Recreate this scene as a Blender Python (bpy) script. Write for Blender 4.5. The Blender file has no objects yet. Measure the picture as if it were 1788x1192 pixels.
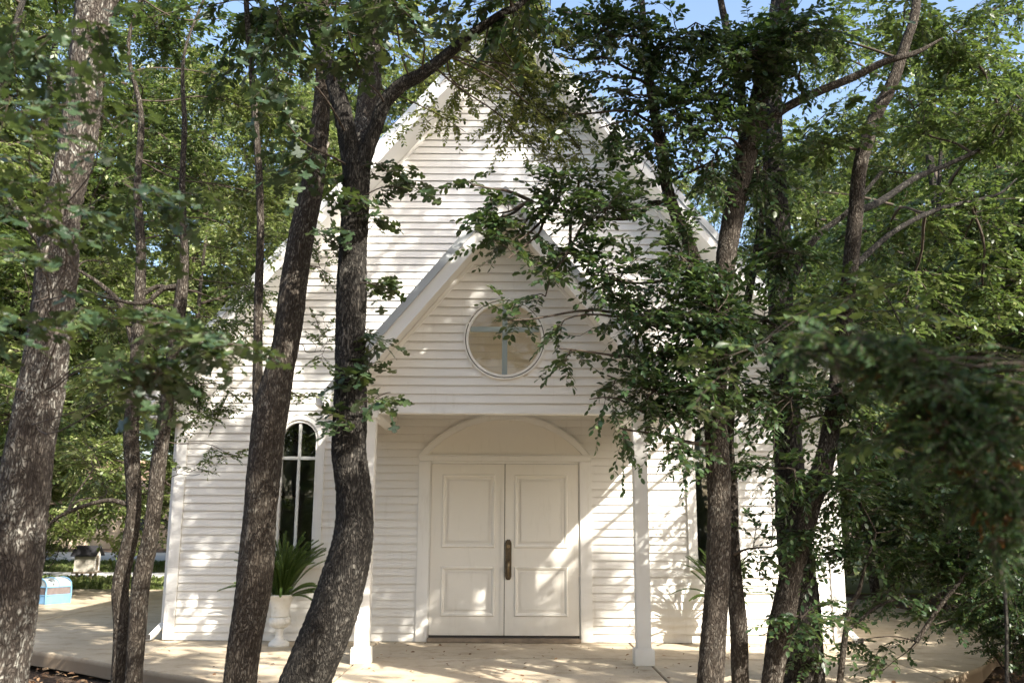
import bpy, math, random
import numpy as np
from mathutils import Vector, noise as mnoise
R = math.radians
rng = np.random.default_rng(11)
random.seed(5)

# ------------------------------------------------------------------ camera, light, exposure
sc = bpy.context.scene
F = 1620.0; PITCH = R(11.14); ROLL = R(.30); EYE = 1.42
cam = bpy.data.objects.new('camera', bpy.data.cameras.new('camera'))
sc.collection.objects.link(cam); sc.camera = cam
cam.data.sensor_width = 36; cam.data.lens = F / 1788 * 36
cam.data.clip_start = .05; cam.data.clip_end = 900
cam.location = (0, 0, EYE)
def _rx(a): c, s = math.cos(a), math.sin(a); return np.array([[1, 0, 0], [0, c, -s], [0, s, c]])
def _rz(a): c, s = math.cos(a), math.sin(a); return np.array([[c, -s, 0], [s, c, 0], [0, 0, 1]])
CM = _rx(math.pi / 2 + PITCH) @ _rz(ROLL)
from mathutils import Matrix
cam.rotation_euler = Matrix(CM.tolist()).to_euler()
cam.data.dof.use_dof = True; cam.data.dof.focus_distance = 10.4; cam.data.dof.aperture_fstop = 2.5

SUN = np.array([.88, -1.0, .98]); SUN /= np.linalg.norm(SUN)
SUN_EL = math.asin(SUN[2])
world = bpy.data.worlds.new('World'); sc.world = world; world.use_nodes = True
wn = world.node_tree; wn.nodes.clear()
wo = wn.nodes.new('ShaderNodeOutputWorld'); wb = wn.nodes.new('ShaderNodeBackground'); ws = wn.nodes.new('ShaderNodeTexSky')
ws.sky_type = 'NISHITA'; ws.sun_disc = False; ws.sun_elevation = SUN_EL
ws.sun_rotation = math.atan2(SUN[0], SUN[1]); ws.dust_density = 3.0; ws.ozone_density = 1.0
wb.inputs[1].default_value = .15
wn.links.new(ws.outputs[0], wb.inputs[0]); wn.links.new(wb.outputs[0], wo.inputs[0])
sl = bpy.data.objects.new('sun', bpy.data.lights.new('sun', 'SUN')); sc.collection.objects.link(sl)
sl.data.energy = 5.0; sl.data.angle = R(.55); sl.data.color = (1, .935, .83)
sl.rotation_euler = Vector(SUN.tolist()).to_track_quat('Z', 'Y').to_euler(); sl.location = (30, -20, 40)
vs = sc.view_settings; vs.view_transform = 'Standard'; vs.look = 'None'; vs.exposure = 1.42; vs.gamma = 1
vs.use_curve_mapping = False
sc.cycles.max_bounces = 8; sc.cycles.diffuse_bounces = 5; sc.cycles.glossy_bounces = 3
sc.cycles.transmission_bounces = 4; sc.cycles.transparent_max_bounces = 6
sc.cycles.caustics_reflective = False; sc.cycles.caustics_refractive = False

# ------------------------------------------------------------------ measuring helpers (photo pixel -> metres)
def ray(x, y): return CM @ np.array([x - 894, 596 - y, -F])
def P(x, y, Y):
    d = ray(x, y); return np.array([0, 0, EYE]) + d * Y / d[1]
def G(x, y, z=0):
    d = ray(x, y); return np.array([0, 0, EYE]) + d * (z - EYE) / d[2]
def pxm(x, y, Y):      # metres per photo pixel at that spot
    return np.linalg.norm(P(x + 1, y, Y) - P(x, y, Y))

# ------------------------------------------------------------------ object helpers
COL = sc.collection
def tag(o, label=None, cat=None, group=None, kind=None):
    if label: o['label'] = label
    if cat: o['category'] = cat
    if group: o['group'] = group
    if kind: o['kind'] = kind
    return o
def empty(name, loc=(0, 0, 0), rz=0, parent=None):
    o = bpy.data.objects.new(name, None); COL.objects.link(o)
    o.location = loc; o.rotation_euler = (0, 0, rz); o.empty_display_size = .1
    if parent is not None: o.parent = parent
    return o
def put(name, me, parent=None, loc=None):
    o = bpy.data.objects.new(name, me); COL.objects.link(o)
    if parent is not None: o.parent = parent
    if loc is not None: o.location = loc
    return o
def copy_tree(o, parent=None):
    c = o.copy(); COL.objects.link(c); c.parent = parent
    for ch in list(o.children): copy_tree(ch, c)
    return c
class MB:
    def __init__(s): s.v = []; s.f = []; s.mi = []
    def add(s, vs, fs, m=0):
        n = len(s.v); s.v += [tuple(map(float, p)) for p in vs]; s.f += [tuple(i + n for i in f) for f in fs]; s.mi += [m] * len(fs); return s
    def box(s, a, b, m=0):
        x0, y0, z0 = a; x1, y1, z1 = b
        return s.hexa([(x0, y0, z0), (x1, y0, z0), (x1, y1, z0), (x0, y1, z0), (x0, y0, z1), (x1, y0, z1), (x1, y1, z1), (x0, y1, z1)], m)
    def hexa(s, v, m=0):
        return s.add(v, [(0, 3, 2, 1), (4, 5, 6, 7), (0, 1, 5, 4), (1, 2, 6, 5), (2, 3, 7, 6), (3, 0, 4, 7)], m)
    def prism(s, poly, y0, y1, m=0):      # polygon in XZ (counter-clockwise seen from -Y), extruded along Y
        n = len(poly)
        vs = [(x, y0, z) for x, z in poly] + [(x, y1, z) for x, z in poly]
        fs = [tuple(range(n)), tuple(range(2 * n - 1, n - 1, -1))] + [(i, i + n, (i + 1) % n + n, (i + 1) % n) for i in range(n)]
        return s.add(vs, fs, m)
    def strip(s, outer, inner, y0, y1, m=0):   # band between two XZ polylines
        n = len(outer)
        vs = [(x, y0, z) for x, z in outer] + [(x, y0, z) for x, z in inner] + [(x, y1, z) for x, z in outer] + [(x, y1, z) for x, z in inner]
        fs = []
        for i in range(n - 1):
            fs += [(i, i + n, i + n + 1, i + 1), (2 * n + i, 2 * n + i + 1, 3 * n + i + 1, 3 * n + i),
                   (i, i + 1, 2 * n + i + 1, 2 * n + i), (n + i, 3 * n + i, 3 * n + i + 1, n + i + 1)]
        fs += [(0, 2 * n, 3 * n, n), (n - 1, 2 * n - 1, 4 * n - 1, 3 * n - 1)]
        return s.add(vs, fs, m)
    def lathe(s, prof, n=32, c=(0, 0, 0), mod=None, m=0):
        vs = []
        for k, (r, z) in enumerate(prof):
            for i in range(n):
                a = 2 * math.pi * i / n; rr = r * (1 + (mod(k, a) if mod else 0))
                vs.append((c[0] + rr * math.cos(a), c[1] + rr * math.sin(a), c[2] + z))
        fs = [(k * n + i, k * n + (i + 1) % n, (k + 1) * n + (i + 1) % n, (k + 1) * n + i) for k in range(len(prof) - 1) for i in range(n)]
        fs += [tuple(range(n - 1, -1, -1)), tuple(range((len(prof) - 1) * n, len(prof) * n))]
        return s.add(vs, fs, m)
    def tube(s, pts, rad, n=6, m=0):
        V, Q = tube(np.array(pts, float), np.array(rad, float) * np.ones(len(pts)), n)
        return s.add(V, [tuple(q) for q in Q], m)
    def mesh(s, name, mats, smooth=False, bevel=0):
        me = bpy.data.meshes.new(name); me.from_pydata(s.v, [], s.f)
        for m in (mats if isinstance(mats, (list, tuple)) else [mats]): me.materials.append(m)
        if any(s.mi): me.polygons.foreach_set('material_index', s.mi)
        if smooth: me.polygons.foreach_set('use_smooth', [True] * len(s.f))
        me.update()
        if bevel:
            import bmesh
            bm = bmesh.new(); bm.from_mesh(me)
            bmesh.ops.recalc_face_normals(bm, faces=bm.faces)
            ed = [e for e in bm.edges if len(e.link_faces) == 2 and e.calc_face_angle(0) > .5]
            bmesh.ops.bevel(bm, geom=ed, offset=bevel, segments=2, affect='EDGES', clamp_overlap=True)
            bm.to_mesh(me); bm.free()
        return me
    def build(s, name, mats, parent=None, smooth=False, bevel=0):
        return put(name, s.mesh(name, mats, smooth, bevel), parent)

def frames(pts):
    t = np.gradient(pts, axis=0); t /= np.linalg.norm(t, axis=1)[:, None] + 1e-9
    u = np.cross(t[0], [.3, 1, .1]); u /= np.linalg.norm(u); U = []
    for k in range(len(pts)):
        u = u - t[k] * u.dot(t[k]); u /= np.linalg.norm(u); U.append(u)
    U = np.array(U); return t, U, np.cross(t, U)
def tube(pts, rad, n):
    t, U, W = frames(pts)
    a = np.arange(n) * 2 * math.pi / n
    V = pts[:, None] + rad[:, None, None] * (U[:, None] * np.cos(a)[None, :, None] + W[:, None] * np.sin(a)[None, :, None])
    V = V.reshape(-1, 3); k = len(pts)
    i, j = np.meshgrid(np.arange(k - 1), np.arange(n), indexing='ij')
    Q = np.stack([i * n + j, i * n + (j + 1) % n, (i + 1) * n + (j + 1) % n, (i + 1) * n + j], -1).reshape(-1, 4)
    return V, Q
def np_mesh(name, V, Q, mat, attr=None, smooth=False, k=None):
    """V (n,3), Q (m,k) fast mesh; attr = dict name -> (domain, values)"""
    me = bpy.data.meshes.new(name); k = Q.shape[1]; m = len(Q)
    me.vertices.add(len(V)); me.vertices.foreach_set('co', np.ascontiguousarray(V, np.float32).ravel())
    me.loops.add(m * k); me.loops.foreach_set('vertex_index', np.ascontiguousarray(Q, np.int32).ravel())
    me.polygons.add(m); me.polygons.foreach_set('loop_start', np.arange(0, m * k, k, dtype=np.int32))
    try: me.polygons.foreach_set('loop_total', np.full(m, k, np.int32))
    except Exception: pass
    if smooth: me.polygons.foreach_set('use_smooth', np.ones(m, bool))
    if attr:
        for nm, (dom, val) in attr.items():
            a = me.attributes.new(nm, 'FLOAT', dom); a.data.foreach_set('value', np.ascontiguousarray(val, np.float32))
    me.materials.append(mat); me.update(calc_edges=True)
    return me

# ------------------------------------------------------------------ materials
def newmat(name):
    m = bpy.data.materials.new(name); m.use_nodes = True; nt = m.node_tree; nt.nodes.clear()
    o = nt.nodes.new('ShaderNodeOutputMaterial'); return m, nt, o
def N(nt, t, **kw):
    n = nt.nodes.new(t)
    for k, v in kw.items():
        if k.startswith('i_'):
            key = k[2:]; key = int(key) if key.isdigit() else key.replace('_', ' ')
            n.inputs[key].default_value = v
        else: setattr(n, k, v)
    return n
def L(nt, a, b): nt.links.new(a, b)
def ramp(nt, fac, stops):
    r = nt.nodes.new('ShaderNodeValToRGB'); el = r.color_ramp.elements
    while len(el) > 1: el.remove(el[-1])
    el[0].position = stops[0][0]; el[0].color = (*stops[0][1], 1)
    for p, c in stops[1:]:
        e = el.new(p); e.color = (*c, 1)
    L(nt, fac, r.inputs[0]); return r.outputs[0]
def mixc(nt, f, a, b, bt='MIX'):
    m = nt.nodes.new('ShaderNodeMix'); m.data_type = 'RGBA'; m.blend_type = bt
    for s, v in ((m.inputs[0], f), (m.inputs[6], a), (m.inputs[7], b)):
        if hasattr(v, 'is_linked') or hasattr(v, 'links'): L(nt, v, s)
        elif isinstance(v, tuple): s.default_value = (*v, 1)
        else: s.default_value = v
    return m.outputs[2]
def noise(nt, scale, detail=4, co=None, vec=None, rough=.55):
    n = N(nt, 'ShaderNodeTexNoise'); n.inputs['Scale'].default_value = scale; n.inputs['Detail'].default_value = detail
    n.inputs['Roughness'].default_value = rough
    if co is None:
        g = N(nt, 'ShaderNodeNewGeometry'); co = g.outputs['Position']
    if vec:
        mp = N(nt, 'ShaderNodeMapping'); mp.inputs['Scale'].default_value = vec; L(nt, co, mp.inputs[0]); co = mp.outputs[0]
    L(nt, co, n.inputs['Vector']); return n.outputs[0]
def bump(nt, h, s=.3, d=.01, nrm=None):
    b = N(nt, 'ShaderNodeBump'); b.inputs['Strength'].default_value = s; b.inputs['Distance'].default_value = d
    L(nt, h, b.inputs['Height'])
    if nrm is not None: L(nt, nrm, b.inputs['Normal'])
    return b.outputs[0]
def pbr(name, col, rough=.6, var=.12, scale=6, bscale=60, bstr=.15, metal=0, dirt=None, vec=None, spec=.5):
    m, nt, o = newmat(name); p = N(nt, 'ShaderNodeBsdfPrincipled')
    c0 = tuple(max(0, x * (1 - var)) for x in col); c1 = tuple(min(1, x * (1 + var)) for x in col)
    c = ramp(nt, noise(nt, scale, 5, vec=vec), [(.3, c0), (.7, c1)])
    if dirt:
        c = mixc(nt, ramp(nt, noise(nt, dirt[1], 6), [(.5, (0, 0, 0)), (.75, (dirt[2],) * 3)]), c, dirt[0])
    L(nt, c, p.inputs['Base Color']); p.inputs['Roughness'].default_value = rough; p.inputs['Metallic'].default_value = metal
    p.inputs['Specular IOR Level'].default_value = spec
    L(nt, bump(nt, noise(nt, bscale, 3), bstr, .004), p.inputs['Normal'])
    L(nt, p.outputs[0], o.inputs[0]); return m
M = {}
def paint_mat(name, col, scale=1.0):
    m, nt, o = newmat(name); p = N(nt, 'ShaderNodeBsdfPrincipled')
    oi = N(nt, 'ShaderNodeObjectInfo')
    c = ramp(nt, noise(nt, 1.3, 6), [(.3, tuple(x * .95 for x in col)), (.7, col)])
    c = mixc(nt, ramp(nt, oi.outputs['Random'], [(0, (0, 0, 0)), (1, (.35, .35, .35))]), c, tuple(x * .90 for x in col))
    # weathered streaks and speckles in the paint, splash-back soil near the slab
    st = ramp(nt, noise(nt, 3.2, 8, vec=(3.5, 3.5, .5), rough=.7), [(.56, (0, 0, 0)), (.72, (.3, .3, .3))])
    c = mixc(nt, st, c, (.50, .47, .40))
    g = N(nt, 'ShaderNodeNewGeometry'); sx = N(nt, 'ShaderNodeSeparateXYZ'); L(nt, g.outputs['Position'], sx.inputs[0])
    mr = N(nt, 'ShaderNodeMapRange'); L(nt, sx.outputs[2], mr.inputs[0]); mr.inputs[1].default_value = .45; mr.inputs[2].default_value = 0
    mr.inputs[3].default_value = 0; mr.inputs[4].default_value = .5
    mu = N(nt, 'ShaderNodeMath', operation='MULTIPLY'); L(nt, mr.outputs[0], mu.inputs[0]); L(nt, noise(nt, 9, 6), mu.inputs[1])
    c = mixc(nt, mu.outputs[0], c, (.45, .38, .27))
    L(nt, c, p.inputs['Base Color']); p.inputs['Roughness'].default_value = .48
    b = bump(nt, noise(nt, 55, 4, vec=(.25, 1, 1)), .12, .003)
    L(nt, bump(nt, noise(nt, 2.2, 3), .25, .012, b), p.inputs['Normal'])
    L(nt, p.outputs[0], o.inputs[0]); return m
M['siding'] = paint_mat('siding_paint', (.80, .785, .745))
M['trim'] = paint_mat('trim_paint', (.81, .80, .765))
M['door'] = paint_mat('door_paint', (.80, .77, .70))
M['board_edge'] = pbr('lap_shadow_edge', (.42, .39, .33), .9, .3, 20)  # dark colour painted in as the shadow line under each lap
M['roofedge'] = pbr('roof_edge_metal', (.42, .44, .45), .4, .06, 3, 30, .05, .2)
M['roof'] = pbr('roof_shingle', (.28, .27, .25), .9, .3, 8, 90, .5)
M['muntin'] = pbr('muntin_grey', (.27, .32, .31), .5, .05)
M['wmuntin'] = pbr('muntin_white', (.66, .68, .65), .5, .05)
M['dark'] = pbr('dark_interior', (.06, .055, .05), .9)
M['wood_in'] = pbr('interior_wood', (.18, .12, .07), .6, .3, 4)
M['bronze'] = pbr('aged_bronze', (.09, .068, .045), .42, .3, 30, 80, .2, .8)
M['brass'] = pbr('worn_brass', (.22, .165, .10), .3, .2, 30, 80, .1, .9)
M['thresh'] = pbr('threshold', (.22, .17, .12), .5, .2, 12)
M['urn'] = pbr('urn_white', (.74, .73, .69), .6, .08, 7, 80, .3, dirt=((.45, .42, .34), 14, .5))
M['potsoil'] = pbr('potting_soil', (.04, .03, .02), .95)
M['shed'] = pbr('shed_paint', (.62, .58, .50), .6, .08)
M['shingle_dark'] = pbr('black_shingle', (.018, .018, .022), .8, .3, 20)
M['bluecloth'] = pbr('blue_cloth', (.15, .31, .50), .75, .08, 12, 120, .3)
M['whitecloth'] = pbr('white_cloth', (.30, .34, .36), .7, .05, 8, 60, .3)
M['greycloth'] = pbr('window_mesh', (.17, .14, .135), .5, .15, 20)
M['brownthing'] = pbr('brown_fleece', (.24, .10, .05), .9, .2, 20)
M['house'] = pbr('far_house_wall', (.62, .50, .38), .8, .08)
M['house_white'] = pbr('far_house_white', (.80, .80, .80), .7, .04)
M['house_roof'] = pbr('far_house_roof', (.34, .22, .14), .85, .2)
M['farglass'] = pbr('far_window_glass', (.05, .06, .07), .15, .1)
def concrete():
    m, nt, o = newmat('concrete'); p = N(nt, 'ShaderNodeBsdfPrincipled')
    c = ramp(nt, noise(nt, .9, 8, rough=.65), [(.3, (.42, .345, .245)), (.5, (.52, .435, .315)), (.7, (.60, .52, .395))])
    c = mixc(nt, ramp(nt, noise(nt, 5, 8, rough=.7), [(.50, (0, 0, 0)), (.68, (.6, .6, .6))]), c, (.28, .19, .11))
    c = mixc(nt, ramp(nt, noise(nt, 120, 2), [(.35, (.35,) * 3), (.5, (0, 0, 0))]), c, (.24, .22, .19))
    g = N(nt, 'ShaderNodeNewGeometry'); sx = N(nt, 'ShaderNodeSeparateXYZ'); L(nt, g.outputs['Position'], sx.inputs[0])
    mr = N(nt, 'ShaderNodeMapRange'); L(nt, sx.outputs[2], mr.inputs[0]); mr.inputs[1].default_value = -.004; mr.inputs[2].default_value = -.05; mr.inputs[3].default_value = 0; mr.inputs[4].default_value = .85
    c = mixc(nt, mr.outputs[0], c, (.17, .12, .075))
    L(nt, c, p.inputs['Base Color']); p.inputs['Roughness'].default_value = .85
    L(nt, bump(nt, noise(nt, 70, 5), .35, .006), p.inputs['Normal']); L(nt, p.outputs[0], o.inputs[0]); return m
M['concrete'] = concrete()
def soil():
    m, nt, o = newmat('soil'); p = N(nt, 'ShaderNodeBsdfPrincipled')
    c = ramp(nt, noise(nt, 14, 8, rough=.7), [(.3, (.035, .022, .014)), (.5, (.09, .055, .032)), (.7, (.17, .11, .065))])
    L(nt, c, p.inputs['Base Color']); p.inputs['Roughness'].default_value = .95
    L(nt, bump(nt, noise(nt, 40, 6), .8, .03), p.inputs['Normal']); L(nt, p.outputs[0], o.inputs[0]); return m
M['soil'] = soil()
def lawn():
    m, nt, o = newmat('lawn'); p = N(nt, 'ShaderNodeBsdfPrincipled')
    c = ramp(nt, noise(nt, .5, 8, rough=.7), [(.3, (.12, .15, .04)), (.55, (.19, .22, .07)), (.75, (.28, .26, .12))])
    L(nt, c, p.inputs['Base Color']); p.inputs['Roughness'].default_value = .95
    L(nt, bump(nt, noise(nt, 60, 5), .8, .03), p.inputs['Normal']); L(nt, p.outputs[0], o.inputs[0]); return m
M['lawn'] = lawn()
M['path'] = pbr('pale_path', (.50, .50, .50), .85, .12, 1.5)
M['drive'] = pbr('sandy_drive', (.60, .55, .48), .9, .1, .8)
def glass(name, ior, tint=(.86, .90, .86, 1)):
    m, nt, o = newmat(name)
    g = N(nt, 'ShaderNodeBsdfGlossy'); g.inputs['Roughness'].default_value = .015; g.inputs['Color'].default_value = (1, 1, 1, 1)
    t = N(nt, 'ShaderNodeBsdfTransparent'); t.inputs['Color'].default_value = tint
    fr = N(nt, 'ShaderNodeFresnel'); fr.inputs[0].default_value = ior
    L(nt, bump(nt, noise(nt, 1.2, 2), .10, .02), g.inputs['Normal'])
    mx = N(nt, 'ShaderNodeMixShader'); L(nt, fr.outputs[0], mx.inputs[0]); L(nt, t.outputs[0], mx.inputs[1]); L(nt, g.outputs[0], mx.inputs[2])
    L(nt, mx.outputs[0], o.inputs[0]); return m
M['glass'] = glass('window_glass', 2.3); M['glass_round'] = glass('round_window_glass', 1.4, (1, .97, .89, 1))
def bark(name, crack, plate, light, lichen=.5, vsc=60, zs=.17, lsc=30):
    m, nt, o = newmat(name); p = N(nt, 'ShaderNodeBsdfPrincipled')
    at = N(nt, 'ShaderNodeAttribute'); at.attribute_name = 'ridge'
    base = ramp(nt, noise(nt, 9, 6, vec=(1, 1, .4)), [(.3, plate), (.72, light)])
    fine = noise(nt, 45, 5, vec=(1, 1, .35))
    base = mixc(nt, ramp(nt, fine, [(.35, (.75,) * 3), (.6, (0, 0, 0))]), base, tuple(x * .45 for x in plate))
    lm = N(nt, 'ShaderNodeMath', operation='MULTIPLY')
    L(nt, ramp(nt, noise(nt, 3.5, 5), [(.40, (0, 0, 0)), (.58, (1, 1, 1))]), lm.inputs[0])
    L(nt, ramp(nt, noise(nt, lsc, 4), [(.46, (0, 0, 0)), (.56, (1, 1, 1))]), lm.inputs[1])
    lf = N(nt, 'ShaderNodeMath', operation='MULTIPLY'); L(nt, lm.outputs[0], lf.inputs[0]); lf.inputs[1].default_value = lichen
    base = mixc(nt, lf.outputs[0], base, (.46, .46, .41))
    tc = N(nt, 'ShaderNodeTexCoord'); mp = N(nt, 'ShaderNodeMapping'); mp.inputs['Scale'].default_value = (1, 1, zs); L(nt, tc.outputs['Object'], mp.inputs[0])
    wv = N(nt, 'ShaderNodeTexNoise'); wv.inputs['Scale'].default_value = 16; L(nt, mp.outputs[0], wv.inputs['Vector'])
    wm = N(nt, 'ShaderNodeVectorMath', operation='MULTIPLY_ADD'); L(nt, wv.outputs['Color'], wm.inputs[0]); wm.inputs[1].default_value = (.12, .12, .12); L(nt, mp.outputs[0], wm.inputs[2])
    vo = N(nt, 'ShaderNodeTexVoronoi', feature='DISTANCE_TO_EDGE'); vo.inputs['Scale'].default_value = vsc; L(nt, wm.outputs[0], vo.inputs['Vector'])
    ed = ramp(nt, vo.outputs['Distance'], [(.03, (0, 0, 0)), (.22, (1, 1, 1))])
    base = mixc(nt, ed, crack, base)
    c = mixc(nt, ramp(nt, at.outputs['Fac'], [(.05, (0, 0, 0)), (.6, (1, 1, 1))]), crack, base)
    L(nt, c, p.inputs['Base Color']); p.inputs['Roughness'].default_value = .9; p.inputs['Specular IOR Level'].default_value = .25
    L(nt, bump(nt, fine, .6, .008, bump(nt, ed, .9, .010)), p.inputs['Normal']); L(nt, p.outputs[0], o.inputs[0]); return m
M['bark_pale'] = bark('bark_pale', (.034, .027, .022), (.105, .088, .072), (.20, .178, .152), .6, 56, .26, 26)
M['bark_dark'] = bark('bark_dark', (.009, .0075, .006), (.050, .044, .036), (.105, .094, .08), .12, 62, .2)
M['bark_brown'] = bark('bark_brown', (.030, .023, .017), (.095, .079, .062), (.175, .152, .124), .18, 66, .2)
M['twig'] = pbr('twig_bark', (.06, .045, .033), .9, .3, 12)
M['deadwood'] = pbr('bare_pale_wood', (.42, .38, .32), .8, .2, 14)
def leafmat(name, cols, tr=(.16, .22, .03), trf=.38, rough=.42, attr=True, spec=.5):
    m, nt, o = newmat(name)
    if attr: a = N(nt, 'ShaderNodeAttribute'); a.attribute_name = 'tint'; f = a.outputs['Fac']
    else: a = N(nt, 'ShaderNodeObjectInfo'); f = a.outputs['Random']
    n = len(cols); c = ramp(nt, f, [(i / (n - 1), x) for i, x in enumerate(cols)])
    p = N(nt, 'ShaderNodeBsdfPrincipled'); L(nt, c, p.inputs['Base Color']); p.inputs['Roughness'].default_value = rough
    p.inputs['Specular IOR Level'].default_value = spec
    t = N(nt, 'ShaderNodeBsdfTranslucent'); L(nt, mixc(nt, .5, c, tr, 'MIX'), t.inputs['Color'])
    mx = N(nt, 'ShaderNodeMixShader'); mx.inputs[0].default_value = trf
    L(nt, p.outputs[0], mx.inputs[1]); L(nt, t.outputs[0], mx.inputs[2]); L(nt, mx.outputs[0], o.inputs[0]); return m
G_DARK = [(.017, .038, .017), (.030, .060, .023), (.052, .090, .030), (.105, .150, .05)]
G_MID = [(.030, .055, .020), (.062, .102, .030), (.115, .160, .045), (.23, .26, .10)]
G_SUN = [(.050, .080, .024), (.11, .155, .042), (.19, .235, .075), (.36, .38, .19)]  # pale end of this ramp stands in for sunlit highlights
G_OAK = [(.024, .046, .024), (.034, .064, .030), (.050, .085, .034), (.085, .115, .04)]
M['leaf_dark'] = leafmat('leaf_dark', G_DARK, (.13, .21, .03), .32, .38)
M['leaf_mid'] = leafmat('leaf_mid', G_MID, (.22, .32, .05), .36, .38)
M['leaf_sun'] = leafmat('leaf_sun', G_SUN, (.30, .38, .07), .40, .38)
M['leaf_sunlit_yellow'] = leafmat('leaf_sunlit_yellow', [(.10, .13, .035), (.17, .20, .05), (.26, .28, .09), (.38, .38, .17)], (.42, .46, .10), .45, .4)  # lightened colours stand in for sun that misses these leaves
M['leaf_oak'] = leafmat('leaf_oak', G_OAK, trf=.28)
M['leaf_one_oak'] = leafmat('leaf_single_oak', G_OAK, attr=False, trf=.28)
M['leaf_one'] = leafmat('leaf_single', G_DARK, attr=False)
M['juniper'] = leafmat('juniper_needle', [(.016, .048, .018), (.028, .075, .022), (.045, .105, .026), (.085, .15, .035)], trf=.3, rough=.6)
M['juniper_dead'] = leafmat('dead_needle', [(.12, .06, .02), (.26, .12, .035)], tr=(.4, .16, .03), trf=.3, rough=.8)
M['fern'] = leafmat('fern_leaflet', [(.07, .13, .03), (.15, .23, .06)], attr=False, trf=.3)
M['grassblade'] = leafmat('grass_blade', [(.13, .18, .045), (.19, .24, .07), (.30, .29, .13)], trf=.25, rough=.6)
M['litter'] = leafmat('dry_leaf', [(.10, .055, .03), (.20, .11, .055), (.30, .19, .10), (.36, .27, .17)], tr=(.3, .15, .05), trf=.15, rough=.8)

# ------------------------------------------------------------------ setting: ground, slab, paths
def sheet(name, poly, z, mat, thick=0, label=None):
    mb = MB(); n = len(poly)
    if thick:
        vs = [(x, y, z) for x, y in poly] + [(x, y, z - thick) for x, y in poly]
        fs = [tuple(range(n)), tuple(range(2 * n - 1, n - 1, -1))] + [(i, i + n, (i + 1) % n + n, (i + 1) % n) for i in range(n)]
        mb.add(vs, fs)
    else: mb.add([(x, y, z) for x, y in poly], [tuple(range(n))])
    o = mb.build(name, mat); o['kind'] = 'structure'
    if label: o['label'] = label
    return o
# ground: gently uneven soil sheet, finer near the viewer
def ground():
    xs = np.concatenate([np.linspace(-420, -30, 14), np.linspace(-24, 24, 120), np.linspace(30, 420, 14)])
    ys = np.concatenate([np.linspace(-300, -12, 10), np.linspace(-8, 30, 110), np.linspace(36, 500, 18)])
    X, Y = np.meshgrid(xs, ys, indexing='ij')
    Z = np.full(X.shape, -.17)
    for i in range(X.shape[0]):
        for j in range(X.shape[1]):
            x, y = X[i, j], Y[i, j]
            n = mnoise.noise(Vector((x * .5, y * .5, 0))) * .05 + mnoise.noise(Vector((x * 1.7, y * 1.7, 3))) * .02
            rise = 1 / (1 + math.exp(-(y - 18.5) * 1.2))
            Z[i, j] = (-.20 + n) * (1 - rise) + (-.035 + n * .1) * rise
            if -9.5 < x < 7 and y > 7.2 and y < 22: Z[i, j] = min(Z[i, j], -.13)
            if -1.3 < x < 1.5 and y < 8: Z[i, j] = min(Z[i, j], -.14)
    ni, nj = X.shape; V = np.stack([X, Y, Z], -1).reshape(-1, 3)
    i, j = np.meshgrid(np.arange(ni - 1), np.arange(nj - 1), indexing='ij')
    Q = np.stack([i * nj + j, (i + 1) * nj + j, (i + 1) * nj + j + 1, i * nj + j + 1], -1).reshape(-1, 4)
    o = put('ground', np_mesh('ground', V, Q, M['soil'], smooth=True)); o['kind'] = 'structure'; return o
ground()
# concrete slab: panels with real joints
slab = empty('patio'); tag(slab, 'tan concrete slab in front of and around the white chapel', kind='structure')
front = [(-9.6, 12.6), (-7.4, 11.9), (-5.39, 10.93), (-4.5, 10.30), (-3.77, 9.71), (-3.1, 9.22), (-2.4, 8.72), (-1.4, 8.25), (0, 7.95), (1.6, 7.95), (3.0, 8.4), (4.1, 9.2), (4.9, 10.1), (5.6, 11.2), (6.9, 11.9)]
def front_y(x):
    return float(np.interp(x, [p[0] for p in front], [p[1] for p in front]))
def slab_panel(x0, x1, y0, y1):
    g = .008; xs = sorted(set([x0 + g, x1 - g] + [p[0] for p in front if x0 + g < p[0] < x1 - g]))
    poly = []
    if y0 is None: poly = [(x, front_y(x)) for x in xs]
    else: poly = [(x0 + g, y0 + g), (x1 - g, y0 + g)]
    poly += [(x1 - g, y1 - g), (x0 + g, y1 - g)]
    mb = MB(); n = len(poly)
    mb.add([(x, y, 0) for x, y in poly] + [(x, y, -.16) for x, y in poly],
           [tuple(range(n)), tuple(range(2 * n - 1, n - 1, -1))] + [(i, i + n, (i + 1) % n + n, (i + 1) % n) for i in range(n)])
    mb.build('slab_panel', M['concrete'], slab, bevel=.006)
for x0, x1 in [(-9.6, -6.6), (-6.6, -4.0)]: slab_panel(x0, x1, None, 13.4)
for x0, x1 in [(-4.0, -1.62), (-1.62, 1.46), (1.46, 4.1)]: slab_panel(x0, x1, None, 10.5)
for x0, x1 in [(-4.0, -1.62), (-1.62, 1.46), (1.46, 4.1)]: slab_panel(x0, x1, 10.5, 12.4)
slab_panel(4.1, 6.9, None, 13.4)
for y0 in (7.0, 5.6, 4.2, 2.8, 1.4, 0, -1.4): slab_panel(-1.0, 1.2, y0 - .55, y0 + .85)  # unseen walk toward the viewer, added to bounce sunlight into the porch
for x0, x1 in [(-9.6, -6.9), (-6.9, -4.3)]:
    slab_panel(x0, x1, 13.4, 17.0); slab_panel(x0, x1, 17.0, 20.7)
slab_panel(4.3, 6.9, 13.4, 17.0); slab_panel(4.3, 6.9, 17.0, 20.7)
sheet('path', [(-60, 25.2), (-4, 25.2), (-4, 27.4), (-60, 27.4)], .012, M['path'], .05)
sheet('lawn', [(-70, 20.9), (-4, 20.9), (-4, 46), (-70, 46)], -.008, M['lawn'], .02)
sheet('driveway', [(-90, 35.5), (-4, 35.5), (-4, 45.5), (-90, 45.5)], .012, M['drive'], .05)
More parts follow.
